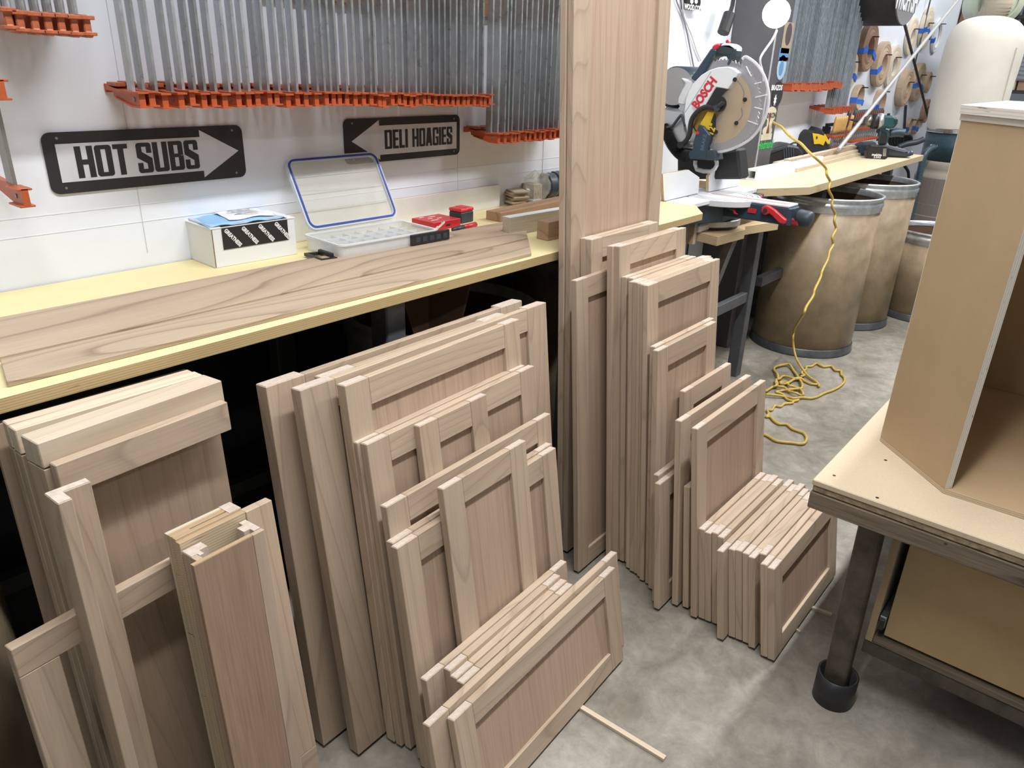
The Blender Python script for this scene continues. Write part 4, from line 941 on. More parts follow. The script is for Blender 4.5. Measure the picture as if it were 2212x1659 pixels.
# lid in its own plane: hinge line and top line found on their real positions
hl = Vector((bl_.x, bl_.y, zb)); 
q0 = PY(667, 497, bl_.y + .004); q1 = PY(846, 468, br_.y + .004); q2 = PY(818, 332, 1.800); q3 = PY(616, 347, 1.806)
Q = [q0, q1, q2, q3]; ctr = sum(Q, Vector()) / 4
ex = ((q1 - q0) + (q2 - q3)).normalized(); ez = ((q3 - q0) + (q2 - q1)); ez = (ez - ex * ez.dot(ex)).normalized(); ey = ez.cross(ex)
lw = ((q1 - q0).length + (q2 - q3).length) / 2; lh = ((q3 - q0).length + (q2 - q1).length) / 2
ML = Matrix(((ex.x, ey.x, ez.x, ctr.x), (ex.y, ey.y, ez.y, ctr.y), (ex.z, ey.z, ez.z, ctr.z), (0, 0, 0, 1)))
inv = t.matrix_basis.inverted() if False else (Matrix.Translation(pp.P0) @ Matrix.Rotation(pp.rz, 4, 'Z')).inverted()
TM = inv @ ML @ Matrix.Rotation(math.pi / 2, 4, 'X')
def lidpart(nm, bm, m, par):
    bm.transform(TM); return obj(nm, bm, m, par)
ld = lidpart('lid', prism(rrect(-lw / 2, -lh / 2, lw / 2, lh / 2, .022), -.0045, -.003), CLEAR, t)
lidpart('lid_rim', ringwall(rrect(-lw / 2 - .004, -lh / 2 - .004, lw / 2 + .004, lh / 2 + .004, .026), rrect(-lw / 2 + .008, -lh / 2 + .008, lw / 2 - .008, lh / 2 - .008, .016), -.004, .006), clearplastic('lid_rim_plastic', (.85, .88, .95), .6), ld)
lidpart('gasket', ringwall(rrect(-lw / 2 + .001, -lh / 2 + .001, lw / 2 - .001, lh / 2 - .001, .022), rrect(-lw / 2 + .006, -lh / 2 + .006, lw / 2 - .006, lh / 2 - .006, .017), .0062, .009), BLUE, ld)
for k in range(3): lidpart('lid_groove', BX((-lw / 2 + .012, -lh / 4 + k * lh / 4 - .0012, -.0028), (lw / 2 - .012, -lh / 4 + k * lh / 4 + .0012, -.0018)), clearplastic('groove_plastic', (.8, .8, .78), .3), ld)

# leaning white board strip
a_ = PY(780, 490, 1.795); b_ = PY(1082, 399, 1.795)
o = obj('white_strip', BX((0, 0, 0), (b_.x - .95, .014, b_.z - BZ), .0008), ply('white_strip_ply', (.76, .76, .72), 'y', (.55, .42, .28), (.3, .2, .1), 240, speck=.08), loc=(.95, 1.798, BZ + .0003)); tag(o, 'long white-faced board strip standing against the wall behind the organiser', 'board')
# red carton, bit cases, marker
f0 = PZ(937, 500, BZ); f1 = PZ(995, 489, BZ); u = f1 - f0
pp = Plane((f0.x, f0.y, BZ + .0002), (u.x, u.y)); top = pp.v(936, 482).z; back = 0.10
t = pp.thing('red_carton', 'flat red printed carton lying between the organiser and the bit cases', 'box')
obj('body', BX((0, 0, 0), (u.length, .10, top), .001), RED, t)
textobj('lettering', 'Milwaukee', WHITE, t, Matrix.Translation((u.length * .22, -.0006, top * .55)) @ WALLFACE @ Matrix.Rotation(math.radians(28), 4, 'Z'), .015, .0002, .7, .0005, shear=.3)
for k, (x, y, w_) in enumerate(((.02, .03, .03), (.03, .055, .02), (.06, .045, .02), (.05, .075, .03), (.02, .085, .02))):
    obj('print_mark', BX((x, y, top), (x + w_, y + .004, top + .0004)), WHITE, t)
obj('print_picture', BX((u.length * .45, -.0006, top * .35), (u.length * .60, -.0001, top * .55)), BLACK, t)
for (x0, y0, x1, y1, ztop_px, lab) in ((1000, 485, 1012, 483, 446, 'grey and red bit case beside the red carton, left one of the pair'), (1012, 482.5, 1024, 479, 443, 'grey and red bit case beside the red carton, right one of the pair')):
    a = PZ(x0 - 3, y0 - 1, BZ); pp = Plane((a.x, a.y, BZ + .0002), (1, .05)); w_ = pp.c(x1, y1)[0]; z_ = pp.c(x0, ztop_px + 6)[1]
    t = pp.thing('bit_case', lab, 'case', group='bit cases'); obj('body', BX((0, 0, 0), (w_ - .002, .055, z_ * .76), .003), SLATE, t); obj('cap', BX((-.001, -.001, z_ * .765), (w_ - .001, .056, z_), .003), REDP, t)
a = PZ(978, 497, BZ + .009); b = PZ(1027, 485, BZ + .009); m_ = a.lerp(b, .45)
t = thing('marker_pen', 'red marker pen with a grey cap lying before the bit cases', 'marker', (a.x, a.y, BZ + .0095))
obj('barrel', CY(m_ - Vector((a.x, a.y, BZ + .0095)), b - Vector((a.x, a.y, BZ + .0095)), .0085, n=14), REDP, t, True)
obj('cap', CY((0, 0, 0), m_ - Vector((a.x, a.y, BZ + .0095)), .0065, .0092, n=14), SLATE, t, True)

# timber lengths right of the boards
def beam(name, label, cat, u0, v0, u1, v1, h, dep, m, ext=.3, z=BZ, extra=None):
    a = PZ(u0, v0, z); b = PZ(u1, v1, z); d = b - a; pp = Plane((a.x, a.y, z + .0003), (d.x, d.y))
    t = pp.thing(name, label, cat); obj('body', BX((0, 0, 0), (d.length + ext, dep, h), .0012), m, t); return t, pp, d.length
WB1 = wood('brown_beam_wood', (.40, .25, .15), (.50, .34, .22), (.22, .12, .06), 'x', freq=6, stretch=.05)
WB2 = wood('grey_beam_wood', (.44, .38, .27), (.54, .48, .37), (.22, .17, .1), 'x', freq=10, stretch=.06)
beam('timber_beam', 'brown timber length with pencil marks, lying rearmost at the right end of the bench', 'timber', 1081, 480, 1226, 448, .030, .062, WB1, .25)
t, pp, L_ = beam('timber_beam', 'grey-faced timber length with a white upper edge, behind the short block', 'timber', 1100, 511, 1226, 487, .055, .030, WB2, .3)
obj('white_edge', BX((0, 0, .0552), (L_ + .3, .030, .0565)), MELA, t)
t, pp, L_ = beam('timber_block', 'short brown timber block with handwriting, next to the very tall door', 'timber', 1183, 521, 1226, 512, .055, .045, WB1, .1)
textobj('handwriting', '2x4', BLACKM, t, Matrix.Translation((.066, -.0006, .032)) @ WALLFACE, .026, .0002, .8, .0002, shear=.2)
# stack of little slats
a = PZ(1107, 448, BZ); pp = Plane((a.x, a.y, BZ), (1, -.22)); rr_ = random.Random(5)
for k in range(9):
    o = obj('wood_offcut', BX((0, 0, 0), (.062, .10, .0055), .0004), WB2 if k % 3 else WB1, loc=pp.P0 + Vector((rr_.uniform(-.004, .006), rr_.uniform(-.006, .006) + .0, .0004 + k * .0062)))
    o.rotation_euler.z = pp.rz + rr_.uniform(-.08, .08) - .15; tag(o, nth(k + 1) + ' small wood slat from the bottom of the stack under the lower clamps', 'slat', 'stack of small wood slats')
a = PZ(1152, 441, BZ); t = thing('shim_pack', 'banded pack of wood shims beside the stack of small slats', 'shims', (a.x, a.y, BZ + .0003), -.1)
for k in range(6): obj('shim', BX((k * .0075, 0, 0), (k * .0075 + .0065, .09, .070), .0004), WB2, t)
t = tag(obj('sanding_block', BX((0, 0, 0), (.055, .05, .018), .003), plain('grey_block', (.42, .42, .40), .7), loc=tuple(PZ(1147, 443, BZ) + Vector((0, -.01, .0003)))), 'low grey block in front of the wood shims', 'block')
for i, (u_, v_, lab, m_) in enumerate(((1181, 432, 'black ribbed roll lying on its side, nearer the shims', SLATE), (1200, 427, 'black ribbed roll lying on its side, nearer the red roll', SLATE), (1213, 420, 'red and white roll peeking out behind the very tall door', REDP))):
    a = PZ(u_, v_, BZ); r = .048 if i < 2 else .062
    t = thing('roll', lab, 'roll', (a.x, a.y + .02, BZ + r + .002), -.1)
    obj('body', lathe([(r * .35, 0), (r, 0), (r + .001, .006), (r - .002, .02), (r + .001, .034), (r, .044), (r * .35, .044), (r * .35, 0)], 28, mtx=Matrix.Rotation(math.pi / 2, 4, 'Y')), m_, t, True)
    obj('core', lathe([(r * .34, -.002), (r * .34, .046), (0, .046)], 20, mtx=Matrix.Rotation(math.pi / 2, 4, 'Y')), BLACK, t)
# crumpled clear bag
a = PZ(1112, 436, BZ); rr_ = random.Random(2)
bm = bmesh.new(); bmesh.ops.create_icosphere(bm, subdivisions=3, radius=1)
for v in bm.verts:
    f_ = 1 + .18 * math.sin(7 * v.co.x + 3 * v.co.z) * math.cos(6 * v.co.y) + rr_.uniform(-.06, .06); v.co = Vector((v.co.x * .075 * f_, v.co.y * .028 * f_, max(0, (v.co.z + .9) * .058 * f_)))
tag(obj('plastic_bag', bm, CLEAR, loc=(a.x + .06, 1.775, BZ + .001)), 'crumpled clear plastic bag behind the stack of wood slats', 'bag')

# ================================================================== THINGS ON THE FAR BENCH
# square tube
a = PZ(1633, 391, BZ); b = PZ(1775, 358, BZ); d = b - a; pp = Plane((a.x, a.y, BZ + .0003), (d.x, d.y)); w_ = .052
t = pp.thing('square_tube', 'white square hollow tube lying on the far bench', 'tube')
obj('wall', prism([(0, 0), (w_, 0), (w_, w_), (0, w_)], 0, d.length, 'x', bmesh.new()), MELA, t)
t.children[0].data.clear_geometry(); bm = ringwall([(0, 0), (w_, 0), (w_, w_), (0, w_)], [(.009, .009), (w_ - .009, .009), (w_ - .009, w_ - .009), (.009, w_ - .009)], 0, d.length)
bm.transform(Matrix(((0, 0, 1, 0), (1, 0, 0, 0), (0, 1, 0, 0), (0, 0, 0, 1)))); bm.to_mesh(t.children[0].data); bm.free()
obj('inner_end', BX((.25, .010, .010), (.26, w_ - .010, w_ - .010)), CARDB, t)
# long sticks on the bench
rows = [((1735, 383), (1868, 343), .020), ((1742, 372), (1870, 336), .020)]
a = PZ(1722, 372, BZ); b = PZ(1868, 334, BZ); d = b - a; ang_ = math.atan2(d.y, d.x)
k = 0
for lvl, cnt in ((0, 4), (1, 4), (2, 2)):
    for j in range(cnt):
        k += 1; nrm_ = Vector((-d.y, d.x, 0)).normalized()
        st = [.0, .05, -.01, .08, .03, .0, .06, .02, .0, .04][k - 1]
        o = obj('moulding_stick', BX((0, 0, 0), (d.length - .06, .030, .0185), .0008), W_L if k % 3 else W_CH, loc=a + nrm_ * (j * .0325 + lvl * .016) + d.normalized() * st + Vector((0, 0, .0003 + lvl * .0188)))
        o.rotation_euler.z = ang_; tag(o, nth(k) + ' pale wooden stick counted from the front bottom of the pile on the far bench', 'wood stick', 'pile of pale sticks on the far bench')
# drill
pp = Plane(PZ(1893, 343, BZ) + Vector((.03, .0, .0003)), (.45, -.89)); Dd = lambda x, y: (1780 + x * .1085, 220 + y * .1085)
t = pp.thing('cordless_drill', 'dark teal cordless drill standing on its black battery on the far bench', 'drill')
TEAL = plain('teal_plastic', (.018, .075, .085), .4)
bt = obj('battery', pp.pr([Dd(x, y) for x, y in ((845, 1110), (850, 960), (930, 870), (1240, 880), (1290, 930), (1270, 1110), (1240, 1140), (900, 1135))], -.045, .045, .004), BLACK, t)
textobj('lettering', 'makita', WHITE, bt, pp.mtx(*Dd(1050, 1055), -.0455), .022, .0002, 1, .0006)
textobj('lettering', '5.0Ah', WHITE, bt, pp.mtx(*Dd(1060, 1105), -.0455), .018, .0002, 1, .0003)
obj('belt_hook', pp.pr([Dd(x, y) for x, y in ((1180, 930), (1250, 925), (1235, 1080), (1170, 1085))], -.050, -.046, .001), CHROME, bt)
obj('handle', pp.pr([Dd(x, y) for x, y in ((1120, 560), (1300, 560), (1310, 640), (1250, 860), (1090, 860), (1110, 720), (1095, 620))], -.020, .020, .006), TEAL, t)
obj('grip_rubber', pp.pr([Dd(x, y) for x, y in ((1140, 570), (1250, 590), (1270, 700), (1235, 850), (1110, 850), (1125, 700))], -.023, .023, .004), BLACK, t)
obj('trigger', pp.pr([Dd(x, y) for x, y in ((1040, 600), (1075, 540), (1130, 570), (1110, 640), (1075, 630))], -.009, .009, .002), BLACK, t)
hx = pp.v(*Dd(1140, 390)); 
obj('motor_housing', pp.pr([Dd(x, y) for x, y in ((1150, 300), (1200, 275), (1400, 275), (1470, 330), (1485, 410), (1440, 490), (1360, 550), (1180, 520), (1090, 540), (1150, 440), (1140, 380))], -.038, .038, .012), TEAL, t)
for k in range(4): obj('vent', pp.pr([Dd(x, y + k * 26) for x, y in ((1390, 350), (1475, 345), (1475, 355), (1390, 362))], -.0395, -.0385), BLACK, t)
p_ = lambda x, y: pp.v(*Dd(x, y))
obj('collar_grey', CY(p_(1070, 385), p_(1170, 375), .048, .044, n=24), SILV, t, True)
obj('clutch_ring', CY(p_(945, 385), p_(1070, 385), .044, .048, n=24), BLACK, t, True)
obj('chuck', CY(p_(800, 380), p_(944, 385), .026, .040, n=24), plain('chuck_steel', (.25, .24, .22), .3, metal=.8), t, True)
obj('drill_bit', CY(p_(620, 368), p_(799, 378), .005, .007, n=8), BLACK, t)
obj('countersink', CY(p_(495, 352), p_(700, 378), .002, .014, n=10), BLACK, t)
obj('side_handle_stub', CY(p_(1285, 230) , p_(1285, 275), .009, n=8), BLACK, t)
obj('side_handle', tube([pp.v(*Dd(1310, 630), .02), pp.v(*Dd(1450, 610), .02), pp.v(*Dd(1600, 625), .02)], .026, 10), NAVY, t, True)
# black folded tarps / bag behind drill
def lump(name, label, cat, poly, P0, u, d0, d1, m, bev=.012, parts=()):
    pp = Plane(P0, u); t = pp.thing(name, label, cat); obj('body', pp.pr(poly, d0, d1, bev), m, t)
    for nm, pl2, a_, b_, mm in parts: obj(nm, pp.pr(pl2, a_, b_, .002), mm, t)
    return t
lump('folded_pouch', 'dark folded vinyl pouch lying behind the drill', 'pouch', [Dd(x, y) for x, y in ((1240, 1090), (1250, 900), (1400, 900), (1690, 990), (1780, 960), (1800, 1040), (1760, 1080), (1600, 1110))], PZ(1945, 343, BZ) + Vector((.05, .03, .0003)), (.45, -.89), 0, .16, SLATE, parts=[('flap', [Dd(x, y) for x, y in ((1240, 905), (1300, 880), (1650, 960), (1690, 1000), (1600, 1010), (1300, 935))], -.006, .12, plain('vinyl_grey', (.13, .15, .19), .35))])
lump('tool_roll', 'flat dark blue tool roll lying behind the stick pile and the drill', 'tool roll', [Dd(x, y) for x, y in ((650, 900), (760, 830), (1080, 810), (1100, 900), (900, 1060), (700, 1050))], PZ(1850, 341, BZ) + Vector((.10, .13, .0003)), (.45, -.89), 0, .14, NAVY)
pp = Plane(PZ(1958, 330, BZ) + Vector((.2, .12, 0)), (.45, -.89)); t = pp.thing('coiled_hose', 'coil of black ribbed hose behind the drill at the far bench end', 'hose')
for k in range(6): obj('coil_turn', tube([pp.v(1928 + k * 6.5 + 8 * math.cos(a), 302 + 11 * math.sin(a), .05 * math.sin(a)) for a in [2 * math.pi * j / 10 for j in range(11)]], .012, 6, k=2), BLACK, t, True)
obj('webbing', tube([pp.v(*Dd(x, y), -.04) for x, y in ((1480, 900), (1640, 840), (1850, 800), (1990, 740))], .022, 6), SLATE, t, True)
# hard case
pp = Plane(PZ(1662, 362, BZ) + Vector((.12, .10, .0003)), (.60, -.80)); t = pp.thing('hard_case', 'black ribbed hard plastic tool case between the column and the tool bag', 'case')
obj('shell', pp.pr([(1661, 362), (1659, 336), (1668, 322), (1700, 312), (1726, 316), (1738, 330), (1736, 352), (1700, 361)], 0, .20, .012), BLACK, t)
for k in range(5): obj('rib', pp.pr([(1692 + k * 5, 318), (1695 + k * 5, 318), (1697 + k * 5, 354), (1694 + k * 5, 354)], -.006, -.0005, .001), SLATE, t)
obj('lid_band', pp.pr([(1661, 334), (1668, 324), (1700, 314), (1702, 320), (1668, 331)], -.008, .19, .003), SLATE, t)
obj('strap_hoop', tube([pp.v(x, y, .02) for x, y in ((1700, 316), (1718, 308), (1736, 316), (1740, 330))], .005, 6), BLACK, t, True)
# tool bag
Bg = lambda x, y: (1640 + x * .11754, 130 + y * .11754)
pp = Plane(PZ(1762, 340, BZ) + Vector((.10, .12, .0003)), (.60, -.80)); t = pp.thing('tool_bag', 'open black and yellow canvas tool bag on the far bench', 'bag')
bm = pp.pr([Bg(x, y) for x, y in ((560, 1560), (700, 1440), (760, 1340), (900, 1270), (1000, 1330), (1060, 1260), (1140, 1235), (1240, 1400), (1380, 1750), (560, 1750))], 0, .17, .012)
obj('body', bm, plain('black_canvas', (.022, .023, .025), .85, bump=.4, nscale=50), t)
obj('yellow_panel', pp.pr([Bg(x, y) for x, y in ((980, 1340), (1100, 1360), (1190, 1390), (1205, 1350), (1310, 1520), (1260, 1545), (1220, 1480), (1180, 1570), (1110, 1540), (1010, 1545))], -.006, -.001, .001), YELP, t)
obj('handle_loop', tube([pp.v(*Bg(x, y), .03) for x, y in ((760, 1330), (800, 1370), (860, 1370), (900, 1310))], .012, 6), BLACK, t, True)
obj('dark_slot', pp.pr([Bg(x, y) for x, y in ((1050, 1400), (1075, 1400), (1070, 1450), (1045, 1440))], -.0085, -.0065), BLACK, t)
# small hand clamps standing in a rack by the wall
rk = thing('clamp_rack', 'low rack on the far bench holding the upright hand clamps', 'rack', (0, 0, 0))
pa = PY(1782, 300, 1.76); pb = PY(1892, 262, 1.76)
obj('rail', BX((pa.x, 1.755, BZ + .16), (pb.x + .25, 1.775, BZ + .18)), SLATE, rk)
obj('foot', BX((pa.x, 1.74, BZ + .001), (pa.x + .02, 1.79, BZ + .16)), SLATE, rk); obj('foot', BX((pb.x + .23, 1.74, BZ + .001), (pb.x + .25, 1.79, BZ + .16)), SLATE, rk)
pw = None; pk_ = None
for i in range(24):
    u_ = 1793 + i * 4.05; P = PY(u_, 316, 1.66); P.z = PY(1793, 316, 1.66).z; wd_ = i < 9 and i not in (6,)
    lab = nth(i + 1) + ' hand clamp from the left standing along the wall, ' + ('wooden handle' if wd_ else 'black and orange handle')
    src = pw if wd_ else pk_
    if src is None:
        o = thing('hand_clamp', lab, 'clamp', group='hand clamps along the wall of the far bench')
        obj('handle', lathe([(0, 0), (.010, .002), (.012, .02), (.0125, .08), (.010, .10), (0, .105)], 12), WOODH if wd_ else SLATE, o, True, loc=(0, 0, .07))
        if not wd_: obj('handle_stripe', BX((-.004, -.0155, .085), (.008, -.011, .160), .001), ORANGE, o)
        obj('screw', CY((0, 0, -.02), (0, 0, .069), .005, n=8), STEELE, o)
        obj('jaw', BX((-.006, -.02, .040), (.006, .06, .056), .002), ORANGE, o)
        obj('lower_jaw', BX((-.006, -.03, -.036), (.006, .06, -.021), .002), ORANGE, o)
        if wd_: pw = o
        else: pk_ = o
    else: o = dup(src, label=lab)
    o.location = (P.x, 1.66, P.z + .01 + (0 if wd_ else .03)); o.rotation_euler.x = .06
# edge banding rolls on nails
rolls = [(1876,102,55,.44,.09,KRAFTD,1),(1905,139,50,.44,.09,KRAFTW,1),(1933,144,48,.44,.05,KRAFTP,0),(1954,189,41,.30,.11,KRAFTW,0),(1983,178,42,.40,.09,KRAFTW,1),(2006,178,23,.6,.07,KRAFTW,0),(1854.6,211,28,.82,.08,KRAFTW,1),(1902,221,28,.85,.08,KRAFTW,1),(1842,155,40,.55,.05,KRAFTP,1),(1973,79,42,.42,.05,KRAFTP,0),(2004,61,48,.25,.06,KRAFTP,1),(2029,77,39,.7,.04,plain('white_banding', (.75,.76,.76), .5),1),(2002,240,25,.4,.07,KRAFTD,0),(1967.6,273,17,.85,.05,KRAFTW,1),(1981,273,17,.82,.05,KRAFTW,1),(1866,8,52,.4,.05,KRAFTP,0)]
names_ = ['big brown roll of edge banding nearest the far clamps, with blue tape', 'roll of edge banding with a torn blue tape piece, second big one', 'pale roll of edge banding beside the torn-taped roll', 'thick double roll of edge banding below the crossing rods', 'taped roll of edge banding behind the dark leaning rod', 'small orange-brown roll of edge banding rightmost on the wall', 'thin loop of edge banding hanging just above the tool bag', 'thin loop of edge banding hanging just above the drill chuck', 'pale roll of edge banding half hidden behind the far clamps', 'pale roll of edge banding below the round sign', 'pale roll of edge banding with long blue tape tails', 'white loop of edge banding nearest the filter bag', 'dark roll of edge banding low behind the filter bag edge', 'left small loop of edge banding standing low on the wall', 'right small loop of edge banding standing low on the wall', 'pale roll of edge banding at the top edge beside the far clamps']
for i, (u_, v_, rp, inner, th, m_, tape) in enumerate(rolls):
    C_ = PY(u_, v_, WY - .03); r = abs(PY(u_, v_ - rp, WY - .03).z - PY(u_, v_ + rp, WY - .03).z) / 2
    t = thing('edge_banding_roll', names_[i], 'roll', (C_.x, WY - .003, C_.z), group='edge banding rolls on the wall')
    ri_ = r * inner; n_ = 4; th *= .5
    prof = [(ri_, 0), (r, 0), (r, th * .9)]
    for k in range(1, n_): rr0 = r - (r - ri_) * k / n_; prof += [(rr0 + .002, th * (.9 + .1 * (k % 2))), (rr0, th * (.86 + .1 * (k % 2)))]
    prof += [(ri_, th), (ri_, 0)]
    obj('band', lathe(prof, 40, mtx=Matrix.Rotation(math.pi / 2, 4, 'X')), m_, t)
    obj('nail', CY((0, .002, ri_ * .96), (0, -th - .04, ri_ * .96), .004, n=6), BLACK, t)
    if tape:
        for a_ in ((200,) if i % 2 else (190, 335)):
            ca, sa = math.cos(math.radians(a_)), math.sin(math.radians(a_)); tw = .018
            bm = BX((ri_ - .003, -th - .004, -tw), (r + .003, .0, tw)); bm.transform(Matrix.Rotation(-math.radians(a_), 4, 'Y'))
            obj('tape', bm, BLUET, t)
# round sign
C_ = PY(1972, -62, WY - .32); r = abs(PY(1972, -62, WY - .32).z - PY(1952, 57, WY - .32).z)
t = thing('round_sign', 'round dark sign with big white letters standing off the wall at the top', 'sign', (C_.x, WY - .003, C_.z))
obj('drum_side', CY((0, 0, 0), (0, -.315, 0), r, n=56), BLACKM, t, True)
sf = obj('face', CY((0, -.316, 0), (0, -.325, 0), r * .985, n=56), plain('sign_face_grey', (.20, .20, .21), .4), t)
textobj('lettering', 'WICH SH', MELA, sf, Matrix.Translation((-.02, -.327, -r * .52)) @ WALLFACE, r * .62, .001, .62, .006)
# rods leaning in front of the wall
def rod(label, a, ya, b, yb, r, m, name='rod'):
    p0 = PY(*a, ya); p1 = PY(*b, yb); o = obj(name, CY(Vector((0, 0, 0)), p1 - p0, r, n=8), m, loc=p0); return tag(o, label, name)
q0 = PZ(1811, 323, BZ + .07)
p1 = PY(2085, -20, WY - .25); o = obj('flat_rod', CY((0, 0, 0), p1 - q0, .012, n=6), plain('grey_rod', (.42, .42, .41), .5), loc=q0); tag(o, 'long pale grey rod slanting up from the sticks on the far bench', 'rod')
rod('thin dark rod slanting across the pale rod in front of the wall', (1937, -15), WY - .32, (2006, 258), WY - .12, .010, BLACKM, 'dark_rod')
o = rod('thin dark conduit running down the wall behind the drill', (1957, 228), WY - .012, (1953, 290), WY - .012, .010, SLATE, 'conduit')
o = rod('thin cord hanging on the wall beside the round sign', (2012, -10), WY - .03, (1976, 140), WY - .03, .006, SLATE, 'hanging_cord')
# black cable under the far bench end
pp = Plane((5.62, 1.70, .5), (.45, -.89)); o = obj('cable', tube([Vector((pp.v(1953, 356).x, 0, BZ - .038 - .5))] + [pp.v(x, y) for x, y in ((1953, 356), (1962, 372), (1962, 400), (1960, 440))], .010, 8), BLACK, smooth=True); o.location = pp.P0; o.rotation_euler.z = pp.rz; tag(o, 'black cable hanging under the right end of the far bench', 'cable')
# boards stored under the far bench
for i, (x0, w_, lab) in enumerate(((4.55, .28, 'white panel stored upright under the far bench, left one'), (5.05, .22, 'white panel stored upright under the far bench, right one'), (5.55, .16, 'brown-edged panel stored upright under the far bench end'))):
    tag(obj('stored_panel', BX((x0, 1.70 - i * .02, .001), (x0 + w_ + .1, 1.712 - i * .02, .88), .001), (MELA, MELA, CARDB)[i]), lab, 'panel')

# ================================================================== DUST COLLECTOR
pp = Plane((6.55, 1.02, 0), (.45, -.89))
def cpx(px, py): return pp.v(px, py)
t = pp.thing('dust_collector', 'dust collector with a tall cream filter bag above a blue steel drum', 'dust collector')
bl0, br0 = cpx(2012, 262), cpx(2175, 262)
R_ = .245; cx_ = cpx(2112, 150).x
zt = cpx(2105, 34).z; zb_ = cpx(2050, 284).z
prof = [(.02, zt), (R_ * .35, zt - .005), (R_ * .7, zt - .035), (R_ * .92, zt - .10), (R_, zt - .20), (R_ * 1.005, (zt + zb_) / 2), (R_ * .985, zb_ + .10), (R_ * .95, zb_ + .02), (R_ * .93, zb_)]
bm = bmesh.new(); nn = 72
rings = []
prof2 = [Vector((a, b, 0)) for a, b in prof]; prof2 = smoothpts(prof2, 5)
for p in prof2:
    ring = []
    for k in range(nn):
        a = 2 * math.pi * k / nn; w = max(0, 1 - abs(p.y - (zt - .18)) / .12); rr0 = p.x * (1 + .012 * w * math.sin(a * 36)) + .004 * math.sin(p.y * 9 + a * 3)
        ring.append(bm.verts.new((cx_ + rr0 * math.cos(a), rr0 * math.sin(a), p.y)))
    rings.append(ring)
for a, b in zip(rings, rings[1:]):
    for k in range(nn): bm.faces.new((a[k], a[(k + 1) % nn], b[(k + 1) % nn], b[k]))
obj('filter_bag', bm, BAG, t, True)
obj('seam', tube([(cx_ + R_ * 1.004 * math.cos(-.95), R_ * 1.01 * math.sin(-.95), z) for z in (zt - .2, zb_ + .5, zb_ + .1)], .004, 5), plain('seam_cloth', (.5, .46, .38), .9), t)
obj('band_clamp', lathe([(R_ * .945, zb_ - .005), (R_ * .965, zb_), (R_ * .965, zb_ + .025), (R_ * .945, zb_ + .03)], 48), CHROME, t).location = (cx_, 0, 0)
zc = cpx(2040, 345).z
obj('drum_body', lathe([(0, zb_ - .002), (R_ * .93, zb_ - .002), (R_ * .93, zc), (0, zc)], 48), COLM, t, True).location = (cx_, 0, 0)
for x_, y_ in ((2012, 314), (2020, 315)):
    q = pp.v(x_, y_, -R_ * .80); obj('bolt', CY(q + Vector((0, .0, 0)), q - Vector((0, .03, 0)), .010, n=10), CHROME, t)
zd = cpx(1985, 560).z
prof = [(R_ * .93 + .01 * math.sin(k * 1.9), zc - .001 - (zc - .45) * k / 16) for k in range(17)] + [(0, .449)]
obj('canvas_bag', lathe(prof, 48), CANVAS, t, True).location = (cx_, 0, 0)
obj('patch', lathe([(R_ * .965, zc - .45), (R_ * .965, zc - .12)], 48), plain('torn_patch', (.20, .17, .15), .9), t).location = (cx_, 0, 0)
tp_ = t.children[-1]
bm = bmesh.new(); bm.from_mesh(tp_.data); bmesh.ops.delete(bm, geom=[f for f in bm.faces if not (math.radians(-120) < math.atan2(f.calc_center_median().y, f.calc_center_median().x) < math.radians(-80))], context='FACES'); bm.to_mesh(tp_.data); bm.free()
obj('frame_tube', tube([pp.v(2018, 318, -R_ * .9), pp.v(2002, 328, -R_ - .03), pp.v(1992, 352, -R_ - .05), pp.v(1975, 430, -R_ - .05), pp.v(1958, 505, -R_ - .05), pp.v(1930, 640, -R_ - .05)], .022, 10), plain('speckled_blue_tube', (.05, .09, .12), .4, noise=.6, nscale=160), t, True)
obj('base', BX((cx_ - .3, -.28, 0), (cx_ + .3, .3, .06), .01), COLM, t)
obj('base_post', BX((cx_ - .04, -.04, .06), (cx_ + .04, .04, .449)), COLM, t)
# fan housing and hose above, beyond
pq = Plane((7.6, 1.05, 0), (.45, -.89))
t = pq.thing('blower_housing', 'pale green round blower housing with a ribbed hose, above the filter bag', 'blower')
cc = pq.v(2158, 2); rr1 = abs(pq.c(2212, 2)[0] - pq.c(2122, 2)[0]) / 1.55
GRN = plain('pale_green_paint', (.50, .56, .44), .4)
obj('housing', lathe([(0, 0), (rr1 * .98, 0), (rr1, .02), (rr1, .25), (0, .25)], 48, mtx=Matrix.Translation(cc + Vector((0, 0, 0))) @ Matrix.Rotation(-math.pi / 2, 4, 'X')), GRN, t, True)
obj('ring_ridge', lathe([(rr1 * .72, -.001), (rr1 * .72, -.008), (rr1 * .78, -.008), (rr1 * .78, -.001)], 48, mtx=Matrix.Translation(cc) @ Matrix.Rotation(-math.pi / 2, 4, 'X')), plain('green_ridge', (.42, .48, .38), .4), t)
obj('hose', tube([pq.v(2160, -30, -.12), pq.v(2156, 8, -.14), pq.v(2140, 42, -.10)], .10, 18, k=16, rf=lambda i, n: .105 if i % 2 else .092), plain('hose_beige', (.50, .44, .34), .5), t, True)
o = obj('stand', CY(cc - Vector((0, -.15, rr1 * .9)), Vector((cc.x, .15, .0)), .05, n=12), SLATE, t)
tag(obj('brown_panel', BX((0, 0, 0), (.42, .02, .35), .002), CARDB, loc=PX(2076, 50, 8.6)), 'brown board mounted behind the top of the filter bag', 'board')
